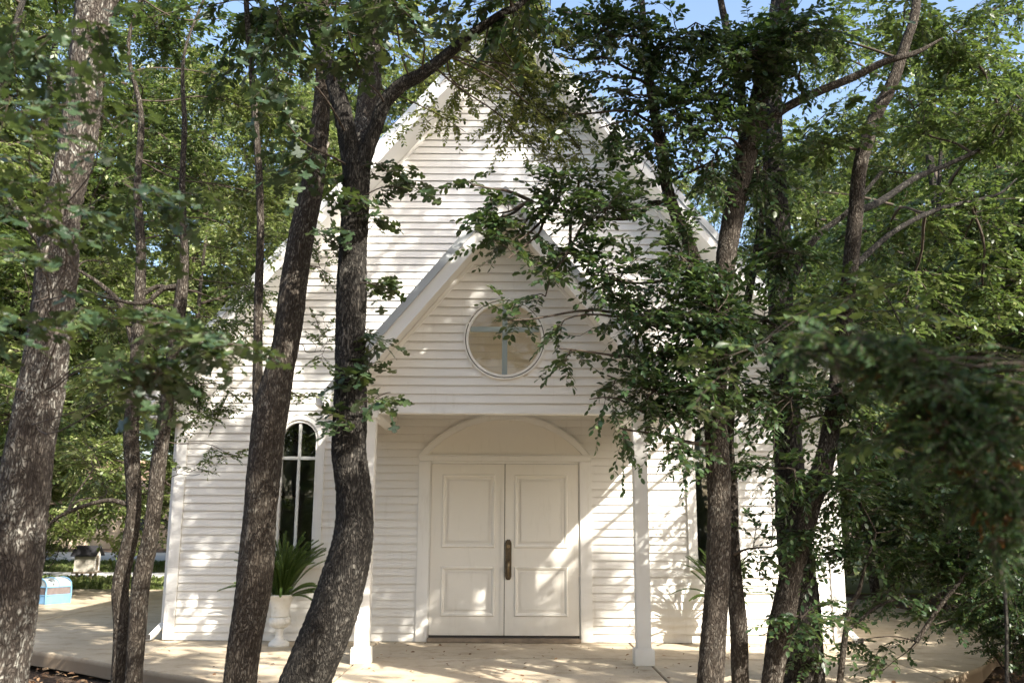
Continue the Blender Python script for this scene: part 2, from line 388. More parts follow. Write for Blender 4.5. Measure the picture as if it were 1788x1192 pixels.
sheet('lawn', [(4, 20.9), (60, 20.9), (60, 46), (4, 46)], -.008, M['lawn'], .02)

# ------------------------------------------------------------------ chapel
CX = -.08; YW = 11.9; SL = 1.185; ZR = 8.24; TH = .17; HW = 4.18; OH = .60; ROW = .0977
EAVE = 4.36
ch = empty('church', (CX, YW, 0))
tag(ch, 'white clapboard chapel with steep gable, small gabled porch and double front door', 'church')
def cb(mb, name, mat, **k):     # child of the church, coordinates relative to its base point
    return mb.build(name, M[mat], ch, **k)
def roof_shape(zr, sl, half, th):
    top = [(-half, zr - sl * half), (0, zr), (half, zr - sl * half)]
    bot = [(x, z - th) for x, z in top]
    return top, bot
# main roof: y is relative to the wall plane (0); front overhang at -OH
top, bot = roof_shape(ZR - .012, SL, EAVE - .01, TH)
for s in (-1, 1):
    q = [(0, ZR - .012), (s * (EAVE - .01), ZR - .012 - SL * (EAVE - .01)), (s * (EAVE - .01), ZR - .012 - SL * (EAVE - .01) - .05), (0, ZR - .062)]
    mb = MB(); mb.prism(q, -OH + .03, 12.5); cb(mb, 'roof', 'roof')
    # rake: metal edge strip, fascia board, soffit
    q = [(0, ZR), (s * EAVE, ZR - SL * EAVE), (s * EAVE, ZR - SL * EAVE - .12), (0, ZR - .12)]
    mb = MB(); mb.prism(q, -OH - .03, -OH + .028); cb(mb, 'rake_edge', 'roofedge')
    q = [(0, ZR - .122), (s * (EAVE - .02), ZR - .122 - SL * (EAVE - .02)), (s * (EAVE - .02), ZR - .285 - SL * (EAVE - .02)), (0, ZR - .285)]
    mb = MB(); mb.prism(q, -OH - .008, -OH + .02); cb(mb, 'fascia', 'trim')
    q = [(0, ZR - .245), (s * (EAVE - .03), ZR - .245 - SL * (EAVE - .03)), (s * (EAVE - .03), ZR - .275 - SL * (EAVE - .03)), (0, ZR - .275)]
    mb = MB(); mb.prism(q, -OH + .022, .1); cb(mb, 'soffit', 'trim')
    q = [(0, ZR - .28), (s * (HW - .1), ZR - .28 - SL * (HW - .1)), (s * (HW - .1), ZR - .355 - SL * (HW - .1)), (0, ZR - .355)]
    mb = MB(); mb.prism(q, -.032, -.002); cb(mb, 'frieze_board', 'trim')
    # eave gutter along the side and eave fascia
    mb = MB(); e = s * EAVE; z = ZR - SL * EAVE
    mb.box((min(e, e + s * .1), -OH + .05, z - .16), (max(e, e + s * .1), 12.4, z - .05)); cb(mb, 'gutter', 'trim', bevel=.01)
    mb = MB(); mb.box((min(s * (HW - .05), e), -OH + .03, z - .40), (max(s * (HW - .05), e), 12.4, z - .37)); cb(mb, 'eave_soffit', 'trim')
    mb = MB(); a, b = s * HW, s * (HW - .12)
    mb.box((min(a, b), .02, 0), (max(a, b), 12.2, 3.2)); cb(mb, 'side_wall', 'siding')
    # downspout with kicked-out elbow
    mb = MB(); x = s * (HW + .055)
    mb.box((x - .035, .10, .20), (x + .035, .16, z - .15))
    mb.hexa([(x - .045, .10, .20), (x + .045, .10, .20), (x + .045, .18, .20), (x - .045, .18, .20)][::1] and
            [(x - .045 + s * .10, -.14, .02), (x + .045 + s * .10, -.14, .02), (x + .045 + s * .10, -.06, .02), (x - .045 + s * .10, -.06, .02),
             (x - .045, .10, .20), (x + .045, .10, .20), (x + .045, .18, .20), (x - .045, .18, .20)])
    cb(mb, 'downspout', 'trim')
    mb = MB(); xa = x + s * .10
    mb.box((xa - .036, -.146, .028), (xa + .036, -.139, .085)); cb(mb, 'downspout_mouth', 'dark')
    # corner board
    mb = MB(); a, b = s * (HW + .012), s * (HW - .125)
    mb.box((min(a, b), -.035, .012), (max(a, b), -.002, 3.0)); cb(mb, 'corner_board', 'trim', bevel=.004)
mb = MB(); mb.box((-HW, 12.0, 0), (HW, 12.2, 3.2)); cb(mb, 'rear_wall', 'siding')
mb = MB(); mb.box((-HW + .14, .2, -.02), (HW - .14, 12.0, .02)); cb(mb, 'floor', 'wood_in')
# backing wall behind boards, built round the two windows (openings) as prisms
WX = 2.63; GW = .235; WZ0 = .92; WZS = 2.475; WZT = WZS + GW        # window centre offset, half glass width, sill, spring, top
def backing():
    mb = MB(); y0, y1 = .004, .12
    e = GW + .03
    for a, b in ((-HW + .02, -WX - e), (-WX + e, WX - e), (WX + e, HW - .02)): mb.box((a, y0, .0), (b, y1, WZT + .05))
    for c in (-WX, WX):
        mb.box((c - e, y0, 0), (c + e, y1, WZ0 - .03))
        n = 14; arc = [(c + e * math.cos(math.pi * i / n), WZS + e * math.sin(math.pi * i / n)) for i in range(n + 1)]
        for i in range(n):
            (xa, za), (xb, zb) = arc[i], arc[i + 1]
            mb.prism([(xb, zb), (xa, za), (xa, WZT + .05), (xb, WZT + .05)], y0, y1)
    z0 = WZT + .05; zc = ZR - .265
    mb.prism([(-HW + .02, z0), (HW - .02, z0), (HW - .02, zc - SL * (HW - .02)), (0, zc), (-HW + .02, zc - SL * (HW - .02))], y0, y1)
    return cb(mb, 'wall', 'siding')
backing()
# clapboards
def hw_main(z): return min(HW - .13, (ZR - .335 - z) / SL)
board_n = [0]
def board(x0b, x1b, x0t, x1t, z0, z1, y, parent=ch):
    if x1b - x0b < .03: return
    j = rng.normal(0, .0012); k = rng.normal(0, .0007)
    yb, yt = y - .023 + j, y - .004 + j * .4
    mb = MB()
    zb = z0 + k - .005; zt = z1 + .014; dx0 = (x0t - x0b) * .14; dx1 = (x1t - x1b) * .14; yt = min(y - .001, yt + .001)
    mb.hexa([(x0b, yb, zb), (x1b, yb, zb), (x1b, yb + .010, zb), (x0b, yb + .010, zb),
             (x0t + dx0, yt, zt), (x1t + dx1, yt, zt), (x1t + dx1, y + .003, zt), (x0t + dx0, y + .003, zt)])
    mb.mi[-6] = 1  # bottom face gets the painted lap shadow
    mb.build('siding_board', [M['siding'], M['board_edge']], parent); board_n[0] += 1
CASX = 1.09; CASZ = 2.27; ARZ = 2.80
def arch_half(z):      # half width of the door arch at height z
    if z < CASZ: return CASX - .01
    if z > ARZ - .01: return 0
    r = (1.09 ** 2 + (ARZ - CASZ) ** 2) / (2 * (ARZ - CASZ)); zc = ARZ - r
    return max(0, math.sqrt(max(0, r * r - (z - zc) ** 2)) - .012)
def win_half(z):
    o = GW + .055
    if z < WZ0 - .05 or z > WZS + o: return 0
    return o if z < WZS else math.sqrt(max(0, o * o - (z - WZS) ** 2))
row = 0; z = .012
while z < ZR - .355:
    z1 = min(z + ROW, ZR - .34); hb, ht = hw_main(z), max(0, hw_main(z1)); zm = z + ROW * .5
    cuts = []
    for c, h in ((-WX, win_half(zm)), (0, arch_half(zm)), (WX, win_half(zm))):
        if h > 0: cuts.append((c - h, c + h))
    xs = [(-hb, -ht)]
    for a, b in cuts: xs += [(a, a), (b, b)]
    xs.append((hb, ht))
    segs = [(xs[i], xs[i + 1]) for i in range(0, len(xs), 2)]
    for a, b in segs:
        if b[0] - a[0] > 2.4 and row % 2 == 1:
            m = a[0] + (b[0] - a[0]) * (.25 + .5 * rng.random())
            board(a[0], m - .0025, a[1], m - .0025, z, z1, 0); board(m + .0025, b[0], m + .0025, b[1], z, z1, 0)
        else: board(a[0], b[0], a[1], b[1], z, z1, 0)
    z += ROW; row += 1

# arched side windows
for c in (-WX, WX):
    w = empty('window', (c, 0, 0), parent=ch)
    n = 20
    def arc(r, d=0): return [(-r, WZ0 - d)] + [(-r * math.cos(math.pi * i / n), WZS + r * math.sin(math.pi * i / n)) for i in range(n + 1)] + [(r, WZ0 - d)]
    mb = MB(); mb.strip(arc(GW + .075), arc(GW + .012), -.040, .01); mb.build('casing', M['trim'], w, bevel=.003)
    mb = MB(); mb.strip(arc(GW + .096), arc(GW + .0765), -.046, -.001); mb.build('drip_cap', M['trim'], w)
    mb = MB(); mb.strip(arc(GW + .0115), arc(GW - .022), -.018, .05); mb.build('frame', M['trim'], w)
    mb = MB(); mb.box((-GW - .10, -.060, WZ0 - .05), (GW + .10, .01, WZ0 - .001)); mb.build('sill', M['trim'], w, bevel=.004)
    for x0, x1, z0, z1 in ((-.017, .017, WZ0, WZT - .025), (-GW + .022, -.0172, 2.215, 2.255), (.0172, GW - .022, 2.215, 2.255)):
        mb = MB(); mb.box((x0, .004, z0), (x1, .034, z1)); mb.build('muntin', M['wmuntin'], w)
    mb = MB(); pts = arc(GW - .024)[::1]; mb.add([(x, .036, zz) for x, zz in pts], [tuple(range(len(pts)))]); mb.build('pane', M['glass'], w)

# door surround with segmental arch
ds = empty('door_surround', (0, 0, 0), parent=ch)
for s in (-1, 1):
    mb = MB(); a, b = s * .945, s * CASX
    mb.box((min(a, b), -.045, 0.004), (max(a, b), -.001, 2.205)); mb.build('jamb_casing', M['trim'], ds, bevel=.004)
mb = MB(); mb.box((-CASX, -.047, 2.207), (CASX, -.001, CASZ)); mb.build('head_casing', M['trim'], ds, bevel=.004)
mb = MB(); mb.box((-CASX - .012, -.058, CASZ + .001), (CASX + .012, -.001, CASZ + .016)); mb.build('ledge', M['trim'], ds, bevel=.003)
r = (1.09 ** 2 + (ARZ - CASZ) ** 2) / (2 * (ARZ - CASZ)); zc = ARZ - r; a0 = math.asin(1.09 / r)
def seg(rr, zmin):
    pts = []
    am = math.acos(min(1, (zmin - zc) / rr))
    return [(rr * math.sin(-am + 2 * am * i / 28), zc + rr * math.cos(-am + 2 * am * i / 28)) for i in range(29)]
zb = CASZ + .0165
mb = MB(); mb.strip(seg(r, zb), seg(r - .07, zb), -.052, -.001); mb.build('arch_trim', M['trim'], ds, bevel=.004)
mb = MB(); pts = seg(r - .0705, zb); mb.prism(pts[::-1], -.030, -.001); mb.build('tympanum', M['door'], ds)
mb = MB(); mb.strip(seg(r + .014, zb), seg(r + .001, zb), -.060, -.001); mb.build('drip_cap', M['trim'], ds)
# frame inside the casing, threshold, leaves
mb = MB(); mb.box((-.944, -.02, .09), (-.932, .02, 2.19)); mb.box((.932, -.02, .09), (.944, .02, 2.19)); mb.box((-.944, -.02, 2.176), (.944, .02, 2.206)); mb.build('door_stop', M['trim'], ds)
mb = MB(); mb.box((-.943, -.10, .004), (.943, -.002, .052)); mb.build('threshold', M['thresh'], ds, bevel=.006)
mb = MB(); mb.box((-.93, -.004, .05), (.93, .003, 2.175)); mb.build('door_gap', M['dark'], ds)
for s, (xa, xb) in ((-1, (-.928, -.004)), (1, (.004, .928))):
    d = empty('door', (0, 0, 0), parent=ch)
    mb = MB(); mb.box((xa, -.024, .082), (xb, -.006, 2.172)); mb.build('door_leaf', M['door'], d, bevel=.003)
    cxm = (xa + xb) / 2 + (-.01 if s > 0 else .01); hwp = .335
    for z0, z1 in ((.305, .905), (1.13, 2.04)):
        def rect(o): return [(cxm - hwp + o, z0 + o), (cxm + hwp - o, z0 + o), (cxm + hwp - o, z1 - o), (cxm - hwp + o, z1 - o), (cxm - hwp + o, z0 + o)]
        mb = MB()
        O = [rect(0), rect(.012), rect(.030), rect(.045)]; Y = [-.024, -.040, -.036, -.0245]
        vs = []; fs = []
        for k in range(4): vs += [(x, Y[k], zz) for x, zz in O[k][:4]]
        for k in range(3):
            for i in range(4): fs.append((k * 4 + i, k * 4 + (i + 1) % 4, k * 4 + 4 + (i + 1) % 4, k * 4 + 4 + i))
        mb.add(vs, fs); mb.build('panel_moulding', M['door'], d)
        mb = MB(); o = .075; mb.box((cxm - hwp + o, -.031, z0 + o), (cxm + hwp - o, -.0245, z1 - o)); mb.build('door_panel', M['door'], d, bevel=.004)
    if s < 0:
        mb = MB(); mb.box((-.052, -.034, .085), (-.012, -.0245, 2.168)); mb.build('astragal', M['door'], d, bevel=.004)
    else:
        h = empty('handle', (.048, -.024, 0), parent=d)
        n = 10; pl = [(.040 * math.sin(math.pi * i / n - math.pi / 2) * 1, 0) for i in range(0)]
        w_ = .040; zt, zb_ = 1.235, .745
        poly = [(-w_ * .45, zb_), (w_ * .45, zb_), (w_ * .8, zb_ + .02), (w_, zb_ + .045), (w_, zt - .045), (w_ * .8, zt - .02), (w_ * .45, zt), (-w_ * .45, zt), (-w_ * .8, zt - .02), (-w_, zt - .045), (-w_, zb_ + .045), (-w_ * .8, zb_ + .02)]
        mb = MB(); mb.prism(poly, -.012, -.0005)
        mb.add([(x * .72, -.016, (zz - .99) * .94 + .99) for x, zz in poly], [tuple(range(len(poly)))])
        k = len(mb.v) - 12
        for i in range(12): mb.f.append((i, k + i, k + (i + 1) % 12, (i + 1) % 12)); mb.mi.append(0)
        mb.build('escutcheon', M['bronze'], h)
        mb = MB(); mb.add([(x, -y, z_) for x, z_, y in [(.021 * math.cos(a_ * math.pi / 8), 1.15 + .021 * math.sin(a_ * math.pi / 8), t) for t in (.016, .032) for a_ in range(16)]],
                          [tuple(range(16, 32))] + [(i, (i + 1) % 16, 16 + (i + 1) % 16, 16 + i) for i in range(16)])
        mb.build('lock_cylinder', M['brass'], h)
        mb = MB(); mb.tube([(0, -.014, .975), (0, -.045, .96), (0, -.060, .93), (0, -.062, .88), (0, -.058, .83), (0, -.040, .80), (0, -.014, .79)], [.008, .012, .016, .015, .010, .008, .009], 10)
        mb.build('grip', M['brass'], h, smooth=True)
        mb = MB(); mb.box((-.014, -.046, .985), (.014, -.014, .998)); mb.build('thumb_latch', M['bronze'], h, bevel=.003)

# porch: gable wall, round window, posts, roof
PY = -1.82; PZR = 5.08; PSL = 1.20; PE = 1.91; POH = .36; PB = 2.60; PHW = 1.54
for s in (-1, 1):
    q = [(0, PZR - .012), (s * (PE - .01), PZR - .012 - PSL * (PE - .01)), (s * (PE - .01), PZR - .062 - PSL * (PE - .01)), (0, PZR - .062)]
    mb = MB(); mb.prism(q, PY - POH + .03, -.02); cb(mb, 'porch_roof', 'roof')
    q = [(0, PZR), (s * PE, PZR - PSL * PE), (s * PE, PZR - PSL * PE - .13), (0, PZR - .13)]
    mb = MB(); mb.prism(q, PY - POH - .03, PY - POH + .028); cb(mb, 'rake_edge', 'roofedge')
    q = [(0, PZR - .132), (s * (PE - .02), PZR - .132 - PSL * (PE - .02)), (s * (PE - .02), PZR - .33 - PSL * (PE - .02)), (0, PZR - .33)]
    mb = MB(); mb.prism(q, PY - POH - .008, PY - POH + .02); cb(mb, 'fascia', 'trim')
    q = [(0, PZR - .27), (s * (PE - .03), PZR - .27 - PSL * (PE - .03)), (s * (PE - .03), PZR - .30 - PSL * (PE - .03)), (0, PZR - .30)]
    mb = MB(); mb.prism(q, PY - POH + .022, -.021); cb(mb, 'porch_ceiling', 'trim')
    q = [(0, PZR - .305), (s * (PHW - .02), PZR - .305 - PSL * (PHW - .02)), (s * (PHW - .02), PZR - .375 - PSL * (PHW - .02)), (0, PZR - .375)]
    mb = MB(); mb.prism(q, PY - .030, PY - .002); cb(mb, 'frieze_board', 'trim')
    e = s * PE; z = PZR - PSL * PE
    mb = MB(); mb.box((min(e, e + s * .09), PY - POH + .05, z - .15), (max(e, e + s * .09), -.03, z - .045)); cb(mb, 'gutter', 'trim', bevel=.01)
    # side beam post to wall
    mb = MB(); mb.box((s * 1.46 - .075, PY + .10, PB), (s * 1.46 + .075, -.02, PB + .2)); cb(mb, 'beam', 'trim', bevel=.004)
    # boxed return of the eave
    mb = MB(); a, b = s * (PHW - .04), s * (PE - .03)
    mb.prism([(min(a, b), z - .12 if s < 0 else PB + .05), (max(a, b), PB + .05 if s < 0 else z - .12), (max(a, b), z + .02 + (.35 if s < 0 else -.0)), (min(a, b), z + .02 + (0 if s < 0 else .35))], PY - POH + .05, PY - .003)
    # post with cap and plinth
    c = empty('column', (s * 1.465, PY + .01, 0), parent=ch)
    mb = MB(); mb.box((-.075, -.075, .16), (.075, .075, PB - .062)); mb.build('shaft', M['trim'], c, bevel=.006)
    mb = MB(); mb.box((-.103, -.103, .001), (.103, .103, .159)); mb.build('plinth', M['trim'], c, bevel=.005)
    mb = MB(); mb.box((-.10, -.10, PB - .061), (.10, .10, PB - .002)); mb.build('cap', M['trim'], c, bevel=.008)
    mb = MB(); mb.box((-.095, -.095, .1595), (.095, .095, .168)); mb.build('plinth_lip', M['trim'], c)
ZWN = 3.43; RW = .415
# gable wall backing with round hole
def gable_backing():
    mb = MB(); zc_ = PZR - .28; zb_ = PB; n = 48
    hole = [((RW + .01) * math.cos(2 * math.pi * i / n), ZWN + (RW + .01) * math.sin(2 * math.pi * i / n)) for i in range(n)]
    def outer(a):
        dx, dz = math.cos(a), math.sin(a); best = 9
        cands = []
        if dz < 0: cands.append((zb_ - ZWN) / dz)
        if abs(dx) > 1e-6:
            t = PHW / abs(dx); cands.append(t)
        # roof line: ZWN + t dz = zc - sl*|t dx|
        den = dz + PSL * abs(dx)
        if den > 1e-6: cands.append((zc_ - ZWN) / den)
        t = min(x for x in cands if x > 0); return (t * dx, ZWN + t * dz)
    out = [outer(2 * math.pi * i / n) for i in range(n)]
    # make sure of the corners
    for tx, tz in ((PHW, zb_), (-PHW, zb_), (0, zc_), (PHW, zc_ - PSL * PHW), (-PHW, zc_ - PSL * PHW)):
        i = min(range(n), key=lambda k: (out[k][0] - tx) ** 2 + (out[k][1] - tz) ** 2); out[i] = (tx, tz)
    mb.strip(out + out[:1], hole + hole[:1], PY + .004, PY + .10)
    cb(mb, 'gable_wall', 'siding')
gable_backing()
mb = MB(); mb.box((-PHW, PY - .035, PB - .004), (PHW, PY + .003, PB + .022)); cb(mb, 'bottom_trim', 'trim', bevel=.003)
z = PB + .023; row = 0
while z < PZR - .36:
    z1 = min(z + ROW, PZR - .345)
    hb = min(PHW - .002, (PZR - .345 - z) / PSL); ht = max(0, min(PHW - .002, (PZR - .345 - z1) / PSL)); zm = (z + z1) / 2
    o = RW + .032; h = math.sqrt(max(0, o * o - (zm - ZWN) ** 2)) if abs(zm - ZWN) < o else 0
    if h: board(-hb, -h, -ht, -h, z, z1, PY); board(h, hb, h, ht, z, z1, PY)
    else: board(-hb, hb, -ht, ht, z, z1, PY)
    z += ROW
rw = empty('round_window', (0, PY, ZWN), parent=ch)
def circ(r, n=56): return [(r * math.cos(2 * math.pi * i / n), r * math.sin(2 * math.pi * i / n)) for i in range(n + 1)]
mb = MB(); mb.strip(circ(RW + .042), circ(RW + .024), -.040, .0); mb.build('ring', M['trim'], rw, bevel=.004)
mb = MB(); mb.strip(circ(RW + .0235), circ(RW + .014), -.020, .0); mb.build('seal', M['dark'], rw)
mb = MB(); mb.strip(circ(RW + .0135), circ(RW - .012), -.036, .05); mb.build('frame', M['trim'], rw)
for x0, x1, z0, z1 in ((-.029, .029, -.40, .40), (-.382, -.0292, .085, .142), (.0292, .382, .085, .142)):
    mb = MB(); mb.box((x0, .004, z0), (x1, .03, z1)); mb.build('muntin', M['muntin'], rw)
mb = MB(); pts = circ(RW - .013)[:-1]; mb.add([(x, .032, zz) for x, zz in pts], [tuple(range(len(pts)))]); mb.build('pane', M['glass_round'], rw)

# ------------------------------------------------------------------ urns with ferns
def frond_mesh(k):
    r2 = np.random.default_rng(100 + k); n = 80; L_ = .34 + .22 * r2.random()
    t = np.linspace(0, 1, 14); bend = .12 + .45 * r2.random()
    sx = bend * L_ * t ** 2.2; sz = L_ * t - .25 * bend * L_ * t ** 3
    V, Q = tube(np.stack([sx, 0 * t, sz], 1), .0035 * (1 - .7 * t), 3)
    vs = list(map(tuple, V)); fs = [tuple(q) for q in Q]
    for i in range(n):
        u = .12 + .88 * i / n; x = np.interp(u, t, sx); zz = np.interp(u, t, sz)
        ln = .016 * math.sin(math.pi * min(1, .25 + .75 * (1 - u))) + .005
        for a in (0, 2.1, 4.2):
            a2 = a + i * .9; d = np.array([math.cos(a2) * .8, math.sin(a2) * .8, .65]); d /= np.linalg.norm(d)
            sd = np.cross(d, [0, 0, 1.]); sd /= np.linalg.norm(sd); p = np.array([x, 0, zz])
            b = len(vs); vs += [tuple(p), tuple(p + d * ln * .5 + sd * .0055), tuple(p + d * ln), tuple(p + d * ln * .5 - sd * .0055)]; fs.append((b, b + 1, b + 2, b + 3))
    me = bpy.data.meshes.new('frond'); me.from_pydata(vs, [], fs); me.materials.append(M['fern']); return me
FR = [frond_mesh(k) for k in range(6)]
def urn():
    u = empty('planter_urn', (0, 0, 0))
    prof = [(.135, 0), (.135, .02), (.125, .045), (.10, .062), (.06, .085), (.045, .12), (.045, .165), (.058, .185), (.060, .195)]
    mb = MB(); mb.lathe(prof, 40); mb.build('pedestal', M['urn'], u, smooth=True)
    prof = [(.055, .196), (.095, .215), (.130, .25), (.140, .285), (.130, .315), (.118, .33)]
    mb = MB(); mb.lathe(prof, 96, mod=lambda k, a: .045 * abs(math.sin(a * 11)) * (1 if 0 < k < 5 else .2)); mb.build('fluted_bowl', M['urn'], u, smooth=True)
    prof = [(.116, .331), (.122, .345), (.116, .36), (.118, .43), (.132, .50), (.160, .548), (.182, .566), (.186, .578), (.180, .59), (.165, .59), (.150, .56)]
    mb = MB(); mb.lathe(prof, 48); mb.build('bowl', M['urn'], u, smooth=True)
    mb = MB(); mb.lathe([(.150, .55), (.148, .565)], 32); mb.build('soil', M['potsoil'], u)
    return u
def fern(seed, zb=.56, n=170, label=''):
    f = empty('fern', (0, 0, 0)); r2 = np.random.default_rng(seed)
    for i in range(n):
        o = put('frond', FR[i % 6], f); a = i * 2.4 + r2.random(); rr = (i / n) ** .6
        o.location = (.10 * rr * math.cos(a), .10 * rr * math.sin(a), 0)
        o.rotation_euler = (0, rr * R(5 + 28 * r2.random() + (45 if i > n * .87 else 0)), a)
        s = .95 + .4 * r2.random(); o.scale = (s, s, s * (1.1 if rr < .6 else 1))
    return f
for k, (x, lu, lf) in enumerate(((-2.73, 'white fluted pedestal urn under the left arched window', 'bushy upright fern growing in the urn by the left arched window'),
                                 (2.50, 'white fluted pedestal urn mostly hidden by the tree trunks right of the porch', 'fern with loose spreading fronds by the right window, partly behind a trunk'))):
    u = urn() if k == 0 else copy_tree(u); u.location = (x, 11.42, .001); u.scale = (.9, .9, 1)
    tag(u, lu, 'urn', 'white urns flanking the porch')
    f = fern(7 + k, n=(170, 80)[k]); f.location = (x, 11.42, .56); f.scale = ((1, 1, 1.05), (.82, .82, .9))[k]; tag(f, lf, 'fern', 'ferns in the white urns')

# ------------------------------------------------------------------ small things on the left
def carrier():
    # soft pop-up carrier: blue lower band, mesh windows, white arched top
    o = empty('pet_carrier', tuple(G(84, 1052)), R(60)); w, d, hb, hm = .24, .27, .15, .29
    tag(o, 'light blue soft-sided carrier with mesh windows and domed pale top on the slab', 'carrier')
    ny, nx = 8, 14
    def wall(z0, z1, mat, nm, ins=0, bulge=.012):
        mb = MB()
        for (x0, y0, x1, y1) in ((-w, -d, w, -d), (w, -d, w, d), (w, d, -w, d), (-w, d, -w, -d)):
            nn = 6; L_ = math.hypot(x1 - x0, y1 - y0); nxn, nyn = (y1 - y0) / L_, -(x1 - x0) / L_
            vs = []
            for j in range(4):
                for i in range(nn + 1):
                    u, v = i / nn, j / 3; b = bulge * math.sin(math.pi * u) + .004 * math.sin(9 * u + 4 * v)
                    vs.append((x0 + (x1 - x0) * u + nxn * (b - ins), y0 + (y1 - y0) * u + nyn * (b - ins), z0 + (z1 - z0) * v))
            mb.add(vs, [(j * (nn + 1) + i, j * (nn + 1) + i + 1, (j + 1) * (nn + 1) + i + 1, (j + 1) * (nn + 1) + i) for j in range(3) for i in range(nn)])
        mb.build(nm, M[mat], o, smooth=True)
    wall(.004, hb, 'bluecloth', 'lower_panel'); wall(hb, hm, 'greycloth', 'mesh_window', .004, .006)
    for sx in (-1, 1):
        for sy in (-1, 1):
            mb = MB(); mb.tube([(sx * w, sy * d, .0), (sx * (w + .006), sy * (d + .004), .17), (sx * w, sy * d, hm + .01)], .014, 8); mb.build('corner_post', M['bluecloth'], o, smooth=True)
    for z in (hb, hm):
        mb = MB(); mb.tube([(-w, -d, z), (w, -d, z), (w, d, z), (-w, d, z), (-w, -d, z)], .012, 6); mb.build('piping', M['bluecloth'], o)
    mb = MB(); n = 12
    prof = [(-d * math.cos(math.pi * i / n), hm + .15 * math.sin(math.pi * i / n) ** .8) for i in range(n + 1)]
    vs = []; xs = np.linspace(-w, w, 9)
    for x in xs:
        for y, z in prof: vs.append((x, y, z + .012 * math.sin(x * 14) * (z > hm + .01)))
    mb.add(vs, [(a * (n + 1) + i, a * (n + 1) + i + 1, (a + 1) * (n + 1) + i + 1, (a + 1) * (n + 1) + i) for a in range(8) for i in range(n)])
    mb.add([(-w, y, z) for y, z in prof], [tuple(range(n + 1))]); mb.add([(w, y, z) for y, z in prof], [tuple(range(n + 1))])
    mb.build('domed_top', M['whitecloth'], o, smooth=True)
    for x in (-w, 0, w):
        mb = MB(); mb.tube([(x, y * 1.01, z + .004) for y, z in prof], .010, 6); mb.build('hoop', M['bluecloth'], o)
    mb = MB(); mb.lathe([(.02, 0), (.11, .02), (.13, .08), (.08, .14), (.01, .16)], 14, c=(-.06, -.08, .10)); mb.build('blanket', M['brownthing'], o, smooth=True)
carrier()
def cottage_box():
    b = G(150, 1008); o = empty('little_house_box', (b[0], b[1], 0), R(97))
    tag(o, 'small cream wooden box shaped like a house with a black gabled roof on low posts', 'box')
    w, d = .27, .24
    mb = MB(); mb.prism([(-w, .16), (w, .16), (w, .62), (0, .80), (-w, .62)], -d, d); mb.build('body', M['shed'], o)
    for s in (-1, 1):
        mb = MB(); mb.prism([(0, .82), (s * (w + .09), .585), (s * (w + .09), .55), (0, .785)], -d - .08, d + .08); mb.build('roof', M['shingle_dark'], o)
        mb = MB(); mb.box((s * .17 - .03, -d - .018, .18), (s * .17 + .03, -d - .001, .60)); mb.build('trim_strip', M['trim'], o)
        for t in (-1, 1):
            mb = MB(); mb.box((s * .2 - .03, t * .17 - .03, -.01), (s * .2 + .03, t * .17 + .03, .12)); mb.build('leg', M['thresh'], o)
    mb = MB(); mb.box((-.10, -d - .012, .2), (.10, -d - .001, .56)); mb.build('door', M['thresh'], o)
    mb = MB(); mb.box((-w - .04, -d - .04, .12), (w + .04, d + .04, .158)); mb.build('base_board', M['thresh'], o)
cottage_box()
# far houses glimpsed through the wood on the left
def far_house(x, y, w, d, h, rh, rz, wallm, label):
    o = empty('house', (x, y, 0), rz); tag(o, label, 'house')
    mb = MB(); mb.box((-w / 2, -d / 2, -.05), (w / 2, d / 2, h)); mb.build('wall', M[wallm], o)
    mb = MB(); e = .5
    mb.hexa([(-w / 2 - e, -d / 2 - e, h), (w / 2 + e, -d / 2 - e, h), (w / 2 + e, d / 2 + e, h), (-w / 2 - e, d / 2 + e, h),
             (-w / 2 + d / 2, -.1, h + rh), (w / 2 - d / 2, -.1, h + rh), (w / 2 - d / 2, .1, h + rh), (-w / 2 + d / 2, .1, h + rh)]); mb.build('roof', M['house_roof'], o)
    n = int(w / 3.2)
    for i in range(n):
        cx = -w / 2 + (i + .5) * w / n
        f = empty('window', (cx, -d / 2, 1.5), parent=o)
        mb = MB(); mb.box((-.55, -.05, -.6), (.55, .0, .7)); mb.build('frame', M['house_white'], f)
        mb = MB(); mb.box((-.47, -.07, -.52), (.47, -.051, .62)); mb.build('pane', M['farglass'], f)
    mb = MB(); mb.box((-w / 2, -d / 2 - .02, h - .25), (w / 2, -d / 2 - .001, h - .01)); mb.build('fascia', M['house_white'], o)
far_house(-25, 58, 16, 10, 3.2, 2.0, R(8), 'house', 'tan single-storey house with brown hipped roof beyond the drive')
far_house(-52, 66, 18, 10, 3.4, 2.2, R(14), 'house_white', 'white single-storey house far off beyond the drive')

# ------------------------------------------------------------------ foliage engine
def fold(pts):
    return np.array(pts, float)
# leaf templates: verts and faces (triangles or quads), x along leaf
T_FAR = (np.array([(0, 0, 0), (.45, .27, .05), (1, 0, -.03), (.45, -.27, .05)]), np.array([(0, 1, 2, 3)]))
T_ELL = (np.array([(0, 0, 0), (.35, .0, -.015), (.75, 0, -.03), (1, 0, -.08), (.28, .24, .05), (.68, .25, .04), (.28, -.24, .05), (.68, -.25, .04)]),
         np.array([(0, 1, 4, 4), (1, 2, 5, 4), (2, 3, 5, 5), (0, 6, 1, 1), (1, 6, 7, 2), (2, 7, 3, 3)]))
T_ELL = (T_ELL[0], np.array([(0, 1, 4), (1, 2, 5), (1, 5, 4), (2, 3, 5), (0, 6, 1), (1, 6, 7), (1, 7, 2), (2, 7, 3)]))
_ok = [(0, .02), (.22, .05), (.30, .20), (.42, .17), (.46, .10), (.52, .16), (.58, .40), (.70, .44), (.78, .30), (.76, .14), (.86, .20), (.95, .16), (1.0, 0)]
